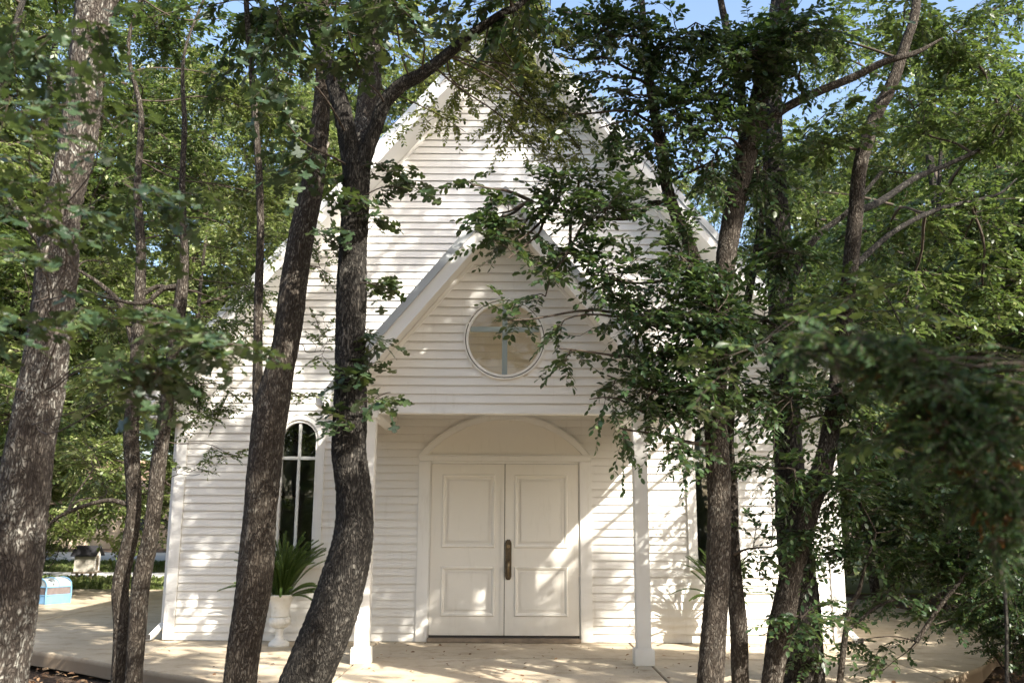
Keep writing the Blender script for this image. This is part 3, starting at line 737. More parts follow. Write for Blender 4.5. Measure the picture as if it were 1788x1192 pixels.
_v = [(x, 0, -.02) for x in (0, .25, .5, .75, 1.0)] + [(x, y, .10 * y + .05 * math.sin(x * 6)) for x, y in _ok[:-1]] + [(x, -y, .10 * y + .05 * math.sin(x * 6 + 1)) for x, y in _ok[:-1]]
def _oakf():
    f = []; mid = [0, .25, .5, .75, 1.0]
    for s, b in ((1, 5), (-1, 17)):
        cur = 0
        for i in range(11):
            xm = (_ok[i][0] + _ok[i + 1][0]) / 2; k = min(4, int(round(xm / .25)))
            while cur < k: f.append((cur, cur + 1, b + i) if s > 0 else (cur, b + i, cur + 1)); cur += 1
            f.append((cur, b + i + 1, b + i) if s > 0 else (cur, b + i, b + i + 1))
        while cur < 4: f.append((cur, cur + 1, b + 11) if s > 0 else (cur, b + 11, cur + 1)); cur += 1
    return np.array(f)
T_OAK = (np.array(_v), _oakf())
TPL = {'far': T_FAR, 'ell': T_ELL, 'oak': T_OAK}
def unit(a): return a / (np.linalg.norm(a, axis=-1, keepdims=True) + 1e-9)
class Leaves:
    def __init__(s): s.p = []; s.d = []; s.n = []; s.s = []
    def add(s, p, d, n, z): s.p.append(p); s.d.append(d); s.n.append(n); s.s.append(z)
    def arrays(s): return [np.concatenate(a) for a in (s.p, s.d, s.n, s.s)]
    def mesh(s, name, tpl, mat):
        p, d, n, z = s.arrays(); tv, tf = TPL[tpl]
        d = unit(d); n = unit(n - d * np.sum(n * d, -1, keepdims=True)); w = np.cross(n, d)
        wy = rng.uniform(.8, 1.15, len(p))[:, None, None]; cz = rng.uniform(-.5, 2.2, len(p))[:, None, None]
        V = p[:, None] + z[:, None, None] * (tv[None, :, 0:1] * d[:, None] + tv[None, :, 1:2] * w[:, None] * wy + tv[None, :, 2:3] * n[:, None] * cz)
        k = len(tv); Q = (tf[None] + (np.arange(len(p)) * k)[:, None, None]).reshape(-1, tf.shape[1])
        tint = np.clip(rng.normal(.42, .30, len(p)), 0, 1)
        return np_mesh(name, V.reshape(-1, 3), Q, mat, {'tint': ('FACE', np.repeat(tint, len(tf)))})
class Twigs:
    def __init__(s): s.V = []; s.Q = []; s.n = 0
    def tube(s, pts, r, n=4):
        V, Q = tube(pts, r, n); s.V.append(V); s.Q.append(Q + s.n); s.n += len(V)
    def mesh(s, name, mat): return np_mesh(name, np.concatenate(s.V), np.concatenate(s.Q), mat, smooth=True)
def curve(a, b, bend, n=7, rg=rng):
    t = np.linspace(0, 1, n)[:, None]; a = np.asarray(a, float); b = np.asarray(b, float); L_ = np.linalg.norm(b - a)
    m = (a + b) / 2 + rg.normal(0, bend * L_, 3) + np.array([0, 0, bend * L_ * .6])
    c = (1 - t) ** 2 * a + 2 * t * (1 - t) * m + t ** 2 * b
    return c + np.sin(t * math.pi) * (rg.normal(0, .035 * L_, 3) * np.sin(2 * t * math.pi + rg.random() * 2))
def cloud(tw, lv, attach, c, r, nleaf, size, droop=.25, flat=.8, per=13, twl=(.18, .38), pack=5, mainr=.018, rg=rng, leafang=50):
    """branch from attach into an ellipsoid; side branches, twigs, alternate leaves"""
    c = np.asarray(c, float); r = np.asarray(r, float); attach = np.asarray(attach, float)
    far = c + unit(c - attach) * r * .55
    main = curve(attach, far, .10, 12, rg); Lm = np.linalg.norm(far - attach)
    tw.tube(main, np.linspace(mainr, mainr * .35, 12), 6)
    K = max(2, int(round(nleaf / (per * pack))))
    for k in range(K):
        u = unit(rg.normal(0, 1, 3)) * rg.random() ** .40; tgt = c + u * r
        m0 = main[int(rg.integers(5, 12))]; near = main[np.argmin(np.linalg.norm(main - tgt, axis=1))]
        st = near if rg.random() < .6 else m0
        sub = curve(st, tgt, .12, 7, rg); tw.tube(sub, np.linspace(mainr * .35, mainr * .14, 7), 3)
        sd = unit(sub[-1] - sub[-3])
        for q in range(pack):
            f = (q + .5) / pack; base = sub[int(1 + 5 * f)] if q < pack - 1 else sub[-1]
            ln = rg.uniform(*twl)
            ang = (1 if q % 2 else -1) * rg.uniform(.5, 1.1) if q < pack - 1 else 0
            ca, sa = math.cos(ang), math.sin(ang)
            d0 = np.array([sd[0] * ca - sd[1] * sa, sd[0] * sa + sd[1] * ca, sd[2] * .5]) + rg.normal(0, .18, 3); d0 = unit(d0)
            t = np.linspace(0, 1, 5)[:, None]
            tp = base + d0 * ln * t + np.array([0, 0, -1.]) * droop * ln * t ** 2
            tw.tube(tp, np.linspace(.0028, .0012, 5), 3)
            n = per; tt = np.linspace(.12, 1, n); pos = np.stack([np.interp(tt, t[:, 0], tp[:, i]) for i in range(3)], 1)
            dd = unit(d0 + np.array([0, 0, -1.]) * droop * 2 * tt[:, None] * .6)
            up = unit(np.array([0, 0, 1.]) + rg.normal(0, 1 - flat + .05, 3)); sdv = unit(np.cross(dd, up))
            sg = np.where(np.arange(n) % 2, 1, -1)[:, None]; la = R(leafang); a_ = np.where(np.arange(n) == n - 1, 0, la)[:, None]
            ld = unit(dd * np.cos(a_) + sdv * sg * np.sin(a_) + rg.normal(0, .22, (n, 3)) + np.array([0, 0, -.12]))
            nn = unit(up + rg.normal(0, .35, (n, 3)))
            lv.add(pos, ld, nn, size * rg.uniform(.65, 1.15, n))

# ------------------------------------------------------------------ detailed trunks
def smooth_path(pts, step):
    pts = np.asarray(pts, float)      # columns x y z r
    # Catmull-Rom through the points
    P4 = np.vstack([2 * pts[0] - pts[1], pts, 2 * pts[-1] - pts[-2]]); out = []
    for i in range(1, len(P4) - 2):
        p0, p1, p2, p3 = P4[i - 1:i + 3]; n = max(2, int(np.linalg.norm((p2 - p1)[:3]) / step))
        for t in np.arange(n) / n:
            out.append(.5 * (2 * p1 + (p2 - p0) * t + (2 * p0 - 5 * p1 + 4 * p2 - p3) * t * t + (3 * p1 - p0 - 3 * p2 + p3) * t ** 3))
    out.append(pts[-1]); return np.array(out)
def bark_mesh(name, path, mat, seed, sides=64, step=.02, plate=.028, amp=.007, zmax=4.6):
    lo = path[path[:, 2] <= zmax + .3]; sp = smooth_path(path, step)
    pts, rad = sp[:, :3], sp[:, 3]
    t, U, W = frames(pts); a = np.arange(sides) * 2 * math.pi / sides
    s_ = np.concatenate([[0], np.cumsum(np.linalg.norm(np.diff(pts, axis=0), axis=1))])
    ridge = np.zeros((len(pts), sides)); disp = np.zeros((len(pts), sides))
    for i in range(len(pts)):
        r = rad[i]
        for j in range(sides):
            ca, sa = math.cos(a[j]), math.sin(a[j]); rr = max(r, .03)
            q = Vector((rr * ca / plate + seed * 7, rr * sa / plate, s_[i] / (plate * 2.9)))
            w = mnoise.noise(q * .9) * .5; q2 = q + Vector((w, w * .7, w))
            d_, _ = mnoise.voronoi(q2); e = min(1, (d_[1] - d_[0]) * 2.2)
            lump = mnoise.noise(Vector((ca * 1.3 + seed, sa * 1.3, s_[i] * 2.1)))
            ridge[i, j] = e; disp[i, j] = (e - .6) * amp * min(1, r / .08) + lump * r * .10
    rr = rad[:, None] + disp
    V = pts[:, None] + rr[..., None] * (U[:, None] * np.cos(a)[None, :, None] + W[:, None] * np.sin(a)[None, :, None])
    k, n = len(pts), sides; i, j = np.meshgrid(np.arange(k - 1), np.arange(n), indexing='ij')
    Q = np.stack([i * n + j, i * n + (j + 1) % n, (i + 1) * n + (j + 1) % n, (i + 1) * n + j], -1).reshape(-1, 4)
    return np_mesh(name, V.reshape(-1, 3), Q, mat, {'ridge': ('POINT', ridge.ravel())}, smooth=True)
def px_path(lst, D):
    out = []
    for e in lst:
        x, y, w = e[:3]; d = D + (e[3] if len(e) > 3 else 0)
        p = P(x, y, d); out.append((*p, w / 2 * pxm(x, y, d)))
    return out
TREES = {}
def near_tree(key, label, D, main, limbs=(), mat='bark_brown', top=None, seed=1, plate=.028, amp=.007, flare=1.25, sides=64, species='oak', world=None):
    mp = world or px_path(main, D)       # first entry = lowest seen
    a, b = np.array(mp[0]), np.array(mp[1]); d = (a[:3] - b[:3]); d /= abs(d[2]) + 1e-9
    base = a[:3] + d * (a[2] + .25) * .8; base[2] = -.25
    if a[2] > -.2 and not world: mp = [(*base, a[3] * flare)] + mp
    if top:
        last = np.array(mp[-1]); prev = np.array(mp[-2]); dd = last[:3] - prev[:3]; dd = dd / np.linalg.norm(dd); dd = unit(dd + np.array([0, 0, .5]))
        for k in (1, 2): mp.append((*(last[:3] + dd * top * k / 2 + np.array([rng.normal(0, .1), rng.normal(0, .1), 0])), max(.012, last[3] * (1 - .38 * k))))
    mp = np.array(mp); root = empty('oak_tree' if species == 'oak' else species, (mp[0][0], mp[0][1], -.2))
    tag(root, label, 'tree'); off = np.array([mp[0][0], mp[0][1], -.2, 0])
    put('trunk', bark_mesh('trunk', mp - off, M[mat], seed, sides, .02, plate, amp), root)
    skel = [mp[:, :3]]
    for li, l in enumerate(limbs):
        ext = l.get('top', 0); lp = px_path(l['p'], D)
        if ext:
            last = np.array(lp[-1]); prev = np.array(lp[-2]); dd = unit(last[:3] - prev[:3]); dd = unit(dd + np.array([0, 0, .25]))
            lp.append((*(last[:3] + dd * ext), max(.008, last[3] * .35)))
        lp = np.array(lp); mx = max(lp[:, 3])
        put('branch', bark_mesh('branch', lp - off, M[l.get('mat', mat)], seed + 3 + li, max(8, min(48, int(mx * 500))), max(.02, mx * .35), plate * .85, min(amp, mx * .12)), root)
        skel.append(lp[:, :3])
    TREES[key] = dict(root=root, off=off[:3], skel=np.concatenate([smooth_path(np.hstack([s, s[:, :1]]), .15)[:, :3] for s in skel]), tw=Twigs(), lv={}, D=D)
    return root
def nearest(T, c, below=.1):
    s = T['skel']; d = np.linalg.norm((s - c) * np.array([1, 1, 1.0]), axis=1) + np.where(s[:, 2] > c[2] + below, .6 * (s[:, 2] - c[2]), 0)
    return s[np.argmin(d)]
def fol(key, x, y, rx, ry, cov, size=.065, tpl='ell', mat='leaf_dark', D=None, rd=None, attach=None, **kw):
    """leaf mass seen at photo pixel (x, y) with those radii; cov = how often leaves cover it"""
    T = TREES[key]; D = D or T['D']; m = pxm(x, y, D); c = P(x, y, D)
    fill = {'ell': .33, 'oak': .36, 'far': .27}[tpl] * .72
    n = int(cov * math.pi * rx * ry * m * m / (size * size * fill))
    r = np.array([rx * m, rd or (rx + ry) / 2 * m * .8, ry * m])
    at = nearest(T, c) if attach is None else attach
    lv = T['lv'].setdefault((tpl, mat), Leaves())
    cloud(T['tw'], lv, at - T['off'], c - T['off'], r, n, size, **kw)
def wfol(key, c, r, n, size=.07, tpl='far', mat='leaf_dark', **kw):
    T = TREES[key]; c = np.array(c, float)
    lv = T['lv'].setdefault((tpl, mat), Leaves())
    cloud(T['tw'], lv, nearest(T, c) - T['off'], c - T['off'], r, n, size, pack=7, per=14, **kw)
def finish_tree(key, single=0):
    T = TREES[key]; root = T['root']
    for (tpl, mat), lv in T['lv'].items():
        if not lv.p: continue
        if single and tpl != 'far':        # the largest leaves stay leaves of their own
            p, d, n, z = lv.arrays(); dist = np.linalg.norm(p + T['off'] - np.array([0, 0, EYE]), axis=1)
            q = (CM.T @ (p + T['off'] - np.array([0, 0, EYE])).T).T
            inx = (q[:, 2] < 0) & (np.abs(q[:, 0] / q[:, 2]) * F < 894) & (np.abs(q[:, 1] / q[:, 2]) * F < 596)
            sc_ = np.where(inx, z / dist, 0); idx = np.argsort(-sc_)[:single]; idx = idx[sc_[idx] > 0]
            tv, tf = TPL[tpl]; key2 = (tpl, mat)
            if key2 not in SING:
                SING[key2] = []
                for v in range(4):
                    vv = tv.copy(); vv[:, 1] *= (.85, 1, 1.1, .95)[v]; vv[:, 2] *= (1, 2, -.6, 1.5)[v]
                    SING[key2].append(np_mesh('leaf', vv, tf, M['leaf_one_oak'] if tpl == 'oak' else M['leaf_one']))
            dn = unit(d); nn = unit(n - dn * np.sum(n * dn, -1, keepdims=True)); w = np.cross(nn, dn)
            for i in idx:
                o = put('leaf', SING[key2][i % 4], root)
                o.matrix_basis = Matrix(((*(dn[i] * z[i])[:1], (w[i] * z[i])[0], (nn[i] * z[i])[0], p[i][0]),
                                         ((dn[i] * z[i])[1], (w[i] * z[i])[1], (nn[i] * z[i])[1], p[i][1]),
                                         ((dn[i] * z[i])[2], (w[i] * z[i])[2], (nn[i] * z[i])[2], p[i][2]), (0, 0, 0, 1)))
            keep = np.ones(len(p), bool); keep[idx] = False
            lv.p, lv.d, lv.n, lv.s = [p[keep]], [d[keep]], [n[keep]], [z[keep]]
            if not keep.any(): continue
        o = put('foliage', lv.mesh('foliage', tpl, M[mat]), root); o['kind'] = 'stuff'
    if T['tw'].V:
        o = put('twigs', T['tw'].mesh('twigs', M['twig']), root); o['kind'] = 'stuff'
SING = {}

#TREES#
near_tree('T1', 'thick pale-barked oak trunk with lichen patches at the far left of the view', 5.5,
          [(-2, 1192, 92), (22, 1027, 88), (36, 900, 88), (50, 790, 84), (70, 690, 78), (84, 600, 70), (95, 510, 68), (103, 433, 66), (112, 360, 60), (137, 235, 60), (150, 130, 60), (165, 0, 60), (178, -120, 56)],
          [dict(p=[(100, 450, 16), (60, 410, 12), (25, 360, 8), (5, 330, 6)]),
           dict(p=[(150, 120, 20), (190, 20, 16), (240, -80, 12)], top=1.0)],
          'bark_pale', top=3.4, seed=1, plate=.024, amp=.008)
near_tree('T2', 'slim left stem of the twin saplings at the slab edge', 8.6,
          [(206, 1192, 26), (213, 1100, 28), (210, 1030, 29), (219, 975, 27), (229, 930, 27), (234, 870, 25), (229, 760, 26), (235, 690, 25), (240, 600, 22), (246, 450, 17), (240, 330, 13), (246, 200, 10)],
          [dict(p=[(228, 882, 9), (190, 873, 8), (140, 885, 7), (98, 905, 6), (80, 925, 4)]),
           dict(p=[(236, 610, 15), (215, 540, 11), (180, 500, 8), (135, 470, 5)]),
           dict(p=[(240, 520, 10), (275, 500, 8), (300, 505, 6)])],
          'bark_brown', top=1.5, seed=2, plate=.018, amp=.003, sides=32)
near_tree('T2b', 'slim right stem of the twin saplings, leaning toward the chapel corner', 8.4,
          [(233, 1192, 30), (240, 1090, 30), (247, 1010, 31), (262, 940, 29), (270, 880, 27), (278, 800, 26), (292, 700, 24), (305, 600, 24), (316, 520, 22), (322, 440, 15), (318, 330, 11), (322, 220, 9)],
          [dict(p=[(318, 500, 12), (285, 505, 9), (250, 530, 7), (190, 520, 5), (140, 505, 4)])],
          'bark_brown', top=1.5, seed=4, plate=.018, amp=.003, sides=32)
near_tree('T3', 'brown oak trunk crossing the left arched window, forking above it', 7.5,
          [(418, 1192, 58), (437, 1060, 60), (450, 960, 61), (456, 880, 58), (464, 790, 58), (474, 720, 60), (488, 650, 50), (499, 600, 48), (513, 500, 46), (525, 420, 44), (541, 345, 41), (553, 270, 36), (562, 180, 30), (566, 80, 26), (560, -40, 22)],
          [dict(p=[(462, 760, 30), (451, 700, 20), (450, 620, 17), (452, 500, 15), (455, 400, 13), (452, 300, 12), (445, 200, 11), (438, 110, 10), (430, 0, 9)], top=1),
           dict(p=[(543, 310, 12), (556, 280, 11), (572, 248, 9)], mat='deadwood')],
          'bark_brown', top=2.0, seed=6, plate=.020, amp=.005)
near_tree('T4', 'dark furrowed oak trunk left of the porch, bowed at the base and forking high', 7.0,
          [(532, 1192, 88), (574, 1090, 86), (600, 1010, 78), (617, 930, 68), (617, 860, 60), (609, 790, 62), (611, 740, 61), (612, 680, 57), (611, 600, 51), (614, 500, 53), (617, 420, 48), (621, 350, 46), (622, 290, 48)],
          [dict(p=[(622, 320, 44), (612, 270, 36), (601, 210, 33), (585, 150, 29), (566, 95, 26), (548, 50, 23), (530, 0, 21), (515, -60, 18)], top=2.2),
           dict(p=[(622, 320, 42), (636, 275, 30), (655, 225, 25), (672, 180, 25), (700, 150, 25), (735, 130, 23), (780, 96, 20), (830, 55, 16), (880, 22, 14), (930, -12, 12)], top=1.6),
           dict(p=[(625, 310, 40), (636, 230, 38, .25), (645, 150, 38, .4), (650, 90, 36, .5), (655, 20, 33, .6), (655, -80, 28, .7)], top=2.5, mat='bark_pale')],
          'bark_dark', seed=8, plate=.019, amp=.008)
near_tree('T5', 'brown straight trunk right of the porch post, in front of the right fern', 8.0,
          [(1240, 1192, 48), (1250, 1050, 43), (1255, 950, 42), (1256, 860, 41), (1252, 780, 40), (1250, 690, 37), (1253, 600, 36), (1262, 500, 36), (1276, 400, 36), (1293, 310, 38), (1315, 220, 36), (1338, 120, 30), (1362, 30, 27), (1375, -60, 22)],
          [dict(p=[(1252, 620, 20), (1235, 520, 20), (1205, 430, 21), (1182, 380, 21), (1163, 320, 20), (1152, 250, 19), (1140, 180, 17), (1128, 100, 14), (1122, 20, 11)], top=.8),
           dict(p=[(1172, 358, 11), (1140, 355, 10), (1110, 378, 8), (1060, 382, 6), (1000, 372, 5), (930, 352, 4)]),
           dict(p=[(1318, 230, 20), (1370, 190, 16), (1430, 160, 15), (1490, 135, 14), (1545, 108, 12), (1600, 92, 9)], top=.3),
           dict(p=[(1300, 290, 18), (1296, 180, 15), (1278, 90, 15), (1262, 20, 12)], top=.8)],
          'bark_brown', top=2.0, seed=12, plate=.018, amp=.005)
near_tree('T6', 'thin trunk standing close behind and right of the brown straight trunk', 8.5,
          [(1293, 1192, 31), (1290, 1100, 31), (1283, 1010, 26), (1279, 930, 22), (1278, 850, 20), (1272, 760, 18), (1285, 640, 16), (1310, 500, 14), (1330, 380, 12)], [], 'bark_brown', top=1.5, seed=15, plate=.018, amp=.004, sides=36)
near_tree('T7', 'leaning forked trunk right of the chapel with sunlit pale bark low down', 8.4,
          [(1348, 1192, 36), (1364, 1090, 42), (1382, 1000, 40), (1402, 920, 40), (1424, 850, 38), (1443, 790, 34), (1457, 710, 31), (1470, 600, 28), (1483, 480, 27), (1494, 380, 26), (1502, 290, 24), (1525, 210, 23), (1556, 150, 21), (1580, 80, 17), (1600, 0, 15)],
          [dict(p=[(1496, 370, 14), (1540, 350, 12, .4), (1600, 310, 10, .9), (1660, 285, 8, 1.4), (1730, 250, 5, 1.9)], top=.6, mat='bark_dark'),
           dict(p=[(1486, 470, 12), (1560, 405, 9, .5), (1640, 365, 8, 1.1), (1740, 340, 5, 1.8)], top=.6, mat='bark_dark')],
          'bark_brown', top=2.2, seed=18, plate=.019, amp=.006)
near_tree('T8', 'very dark thick trunk behind the leaning forked trunk at the chapel corner', 9.0,
          [(1402, 1192, 76), (1399, 1080, 70), (1390, 980, 62), (1382, 880, 56), (1376, 780, 50), (1370, 680, 46), (1364, 560, 44), (1360, 420, 42), (1352, 300, 36), (1350, 180, 30), (1352, 60, 24), (1360, -40, 20)],
          [dict(p=[(1366, 520, 16), (1420, 420, 12), (1480, 370, 9), (1540, 300, 6)])],
          'bark_dark', top=2.5, seed=21, plate=.024, amp=.008)
#FOLIAGE#
A = lambda *a, **k: fol(*a, **k)
# right-hand tree over the facade: elliptic leaves
for x, y, rx, ry, cov in ((860, 330, 80, 45, .8), (880, 370, 45, 35, 1.0), (920, 410, 60, 40, 1.0), (905, 560, 35, 28, .6), (850, 400, 35, 30, .6), (1010, 320, 70, 50, .9), (930, 390, 90, 55, .9), (900, 440, 50, 35, .5), (985, 330, 90, 60, .9), (1000, 430, 80, 60, 1.1),
                          (1060, 370, 90, 70, 1.2), (960, 500, 55, 40, .8), (1080, 480, 100, 70, 1.4), (1150, 560, 90, 80, 1.6), (1010, 560, 45, 40, .6),
                          (1000, 610, 45, 45, .45), (1100, 660, 80, 50, 1.2), (1060, 700, 60, 35, .6), (1170, 690, 90, 70, 1.6), (1110, 750, 60, 35, .8), (1190, 790, 70, 35, .8),
                          (1200, 450, 80, 90, 1.6), (1250, 560, 90, 90, 1.7), (1240, 680, 70, 70, 1.2), (1180, 620, 80, 60, 1.5),
                          (1080, 230, 80, 50, .7), (1120, 170, 80, 60, .8), (1010, 100, 80, 55, .6), (1080, 60, 90, 60, 1.1), (1180, 60, 90, 70, 1.4),
                          (1230, 170, 80, 80, 1.3), (1220, 290, 80, 60, .9), (1010, 200, 50, 40, .5), (1300, 100, 90, 90, 1.4), (1380, 60, 90, 70, 1.3), (1010, 20, 70, 35, 1.2), (1120, 30, 80, 35, 1.2), (1060, 130, 50, 40, .6), (1150, 260, 60, 50, .8), (1250, 240, 60, 60, 1.0), (1400, 130, 70, 40, .5), (1170, 210, 60, 50, .8)):
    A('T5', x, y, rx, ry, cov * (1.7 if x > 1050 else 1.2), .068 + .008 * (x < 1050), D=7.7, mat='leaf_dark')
for x, y, rx, ry, cov in ((1330, 560, 90, 90, 1.6), (1340, 700, 90, 80, 1.5), (1360, 440, 80, 80, 1.4), (1350, 820, 80, 60, 1.0), (1330, 300, 70, 80, 1.2), (1420, 940, 60, 80, 1.0), (1330, 960, 45, 70, .8),
                          (1400, 1080, 60, 70, .9), (1460, 860, 70, 70, .9), (1450, 690, 70, 60, 1.6), (1500, 740, 60, 50, 1.3)):
    A('T6' if x < 1380 else 'T8', x, y, rx, ry, cov * 1.7, .07, D=8.2, mat='leaf_dark')
for x, y, rx, ry, cov in ((1450, 250, 90, 90, 1.2), (1430, 60, 90, 60, 1.2), (1560, 60, 110, 60, 1.4), (1680, 90, 110, 90, 1.5), (1620, 190, 100, 70, 1.2), (1740, 230, 90, 80, 1.2),
                          (1560, 420, 110, 70, 1.1), (1700, 380, 110, 70, 1.2), (1470, 560, 90, 80, 1.2), (1600, 540, 110, 70, 1.2), (1740, 520, 80, 80, 1.3), (1500, 700, 90, 80, 1.3)):
    A('T7', x, y, rx, ry, cov * 1.6, .078, D=8.4 if x < 1500 else 10.2, rd=.9, mat='leaf_mid')
# oak leaves on T4 and T3
for x, y, rx, ry, cov in ((665, 300, 30, 35, .7), (705, 335, 38, 30, .8), (650, 370, 20, 15, .5), (585, 340, 22, 22, .5), (560, 410, 25, 18, .5), (655, 500, 14, 25, .6), (640, 580, 15, 22, .6), (645, 640, 22, 25, .9), (670, 690, 28, 28, .8),
                          (620, 660, 25, 30, .7), (610, 730, 20, 15, .5)):
    A('T4', x, y, rx, ry, cov, .115, 'oak', 'leaf_oak', D=6.85, rd=.18, per=7, pack=3, twl=(.12, .22), mainr=.007)
for x, y, rx, ry, cov in ((590, 35, 80, 45, 1.6), (680, 20, 100, 50, 1.6), (620, 85, 45, 30, .7), (500, 30, 70, 50, 1.3), (495, 150, 35, 50, .8), (520, 240, 35, 40, .6), (720, 60, 60, 40, 1.0)):
    A('T4', x, y, rx, ry, cov, .13, 'oak', 'leaf_oak', D=6.2, rd=.5, per=8, pack=4, mainr=.010)
# fine leaves over the gable, sunlight put into the yellow ones' colour
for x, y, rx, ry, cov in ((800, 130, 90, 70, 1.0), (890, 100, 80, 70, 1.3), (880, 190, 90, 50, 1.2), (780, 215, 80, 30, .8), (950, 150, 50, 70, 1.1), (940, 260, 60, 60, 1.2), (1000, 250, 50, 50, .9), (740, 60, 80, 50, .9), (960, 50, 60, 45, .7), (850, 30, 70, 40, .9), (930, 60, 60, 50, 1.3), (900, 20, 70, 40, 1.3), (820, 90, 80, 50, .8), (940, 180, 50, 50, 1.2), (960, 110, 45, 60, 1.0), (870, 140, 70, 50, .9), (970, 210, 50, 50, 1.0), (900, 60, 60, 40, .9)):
    A('T4', x, y, rx, ry, cov, .046, 'ell', 'leaf_sunlit_yellow', D=8.0, rd=.5, mainr=.009, per=15, twl=(.15, .3))
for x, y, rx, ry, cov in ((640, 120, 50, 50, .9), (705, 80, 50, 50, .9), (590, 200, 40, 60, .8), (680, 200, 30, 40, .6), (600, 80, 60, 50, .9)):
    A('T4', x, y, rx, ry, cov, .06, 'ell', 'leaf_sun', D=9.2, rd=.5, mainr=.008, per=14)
# fine sprays in front of the left siding
for x, y, rx, ry, cov in ((350, 720, 50, 50, .55), (390, 790, 40, 40, .4), (330, 660, 50, 50, .7), (330, 830, 30, 30, .3), (370, 600, 50, 40, .9), (400, 560, 50, 30, .7), (440, 500, 35, 40, .6), (300, 700, 40, 50, .6), (560, 470, 30, 50, .5), (555, 610, 28, 70, .45), (540, 690, 40, 30, .55), (400, 680, 35, 35, .4)):
    A('T2b' if x < 450 else 'T3', x, y, rx, ry, cov * 1.7, .042, 'ell', 'leaf_mid', D=8.6 if x < 450 else 8.0, rd=.3, mainr=.006, per=13, twl=(.14, .26))
# left: mid distance canopy
for x, y, rx, ry, cov in ((300, 60, 110, 70, 1.2), (400, 160, 90, 80, 1.1), (250, 200, 100, 70, 1.1), (330, 300, 100, 70, 1.0), (430, 330, 70, 80, .9), (220, 380, 90, 60, .9), (400, 460, 60, 60, .8), (480, 200, 60, 80, 1.0), (480, 90, 60, 60, 1.1), (200, 560, 60, 50, .8), (180, 680, 70, 60, .8), (470, 410, 50, 50, .9), (440, 520, 40, 40, .7), (390, 570, 45, 40, .8), (500, 330, 50, 50, .9),
                          (150, 800, 60, 40, .9), (170, 850, 60, 30, .9), (200, 470, 60, 40, .7), (290, 620, 50, 40, .7)):
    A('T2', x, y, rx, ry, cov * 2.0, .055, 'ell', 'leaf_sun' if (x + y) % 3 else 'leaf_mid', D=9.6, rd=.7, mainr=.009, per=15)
# left foreground: large blurred oak leaves
for x, y, rx, ry, cov in ((60, 60, 90, 80, 1.0), (40, 200, 70, 60, .9), (70, 300, 60, 50, .7), (30, 380, 60, 40, .8), (120, 330, 60, 40, .5), (210, 250, 50, 60, .45), (250, 330, 70, 50, .7), (180, 60, 50, 60, .5), (60, 470, 40, 30, .4), (20, 570, 25, 25, .4),
                          (280, 580, 45, 35, 1.0), (350, 590, 50, 30, 1.1), (400, 610, 45, 35, 1.1), (250, 650, 40, 45, .9), (290, 660, 40, 30, .8)):
    A('T1', x, y, rx, ry, cov * 1.2, .085, 'oak', 'leaf_oak', D=3.5, rd=.3, per=8, pack=4, mainr=.0045, twl=(.14, .26))

# crowns above the frame (they throw the dappled shade seen on the walls and slab)
near_tree('K1', 'oak standing out of view to the right of the viewer', 4, None, world=[(3.9, 4.4, -.3, .19), (3.8, 4.3, 2.5, .16), (4.0, 4.2, 5.0, .13), (4.1, 3.8, 7.5, .09), (4.2, 3.6, 10, .03)], mat='bark_brown', seed=40, sides=16, plate=.05)
near_tree('K2', 'leaning oak out of view beyond the right edge', 6, None, world=[(6.3, 5.6, -.3, .17), (6.2, 5.5, 2.5, .15), (5.9, 5.3, 5.0, .12), (5.8, 5.1, 8, .07), (5.7, 5.0, 10.5, .03)], mat='bark_dark', seed=41, sides=16, plate=.05)
near_tree('K3', 'tall oak behind the right shoulder of the viewer', 2, None, world=[(2.6, .9, -.3, .2), (2.5, .8, 3.5, .17), (2.7, .9, 7, .12), (2.8, 1, 11, .05)], mat='bark_brown', seed=42, sides=16, plate=.05)
def shade(tx, ty, tz, t, r, cov, size=.10):
    """leaves on the sun's way to a spot of the scene"""
    c = np.array([tx, ty, tz]) + SUN * t; n = int(cov * math.pi * r * r / (size * size * .20))
    key = min(TREES, key=lambda k: np.linalg.norm((TREES[k]['skel'] - c) * np.array([1, 1, .6]), axis=1).min())
    wfol(key, c, (r, r, r * .75), n, size, 'far', 'leaf_dark', mainr=.02)
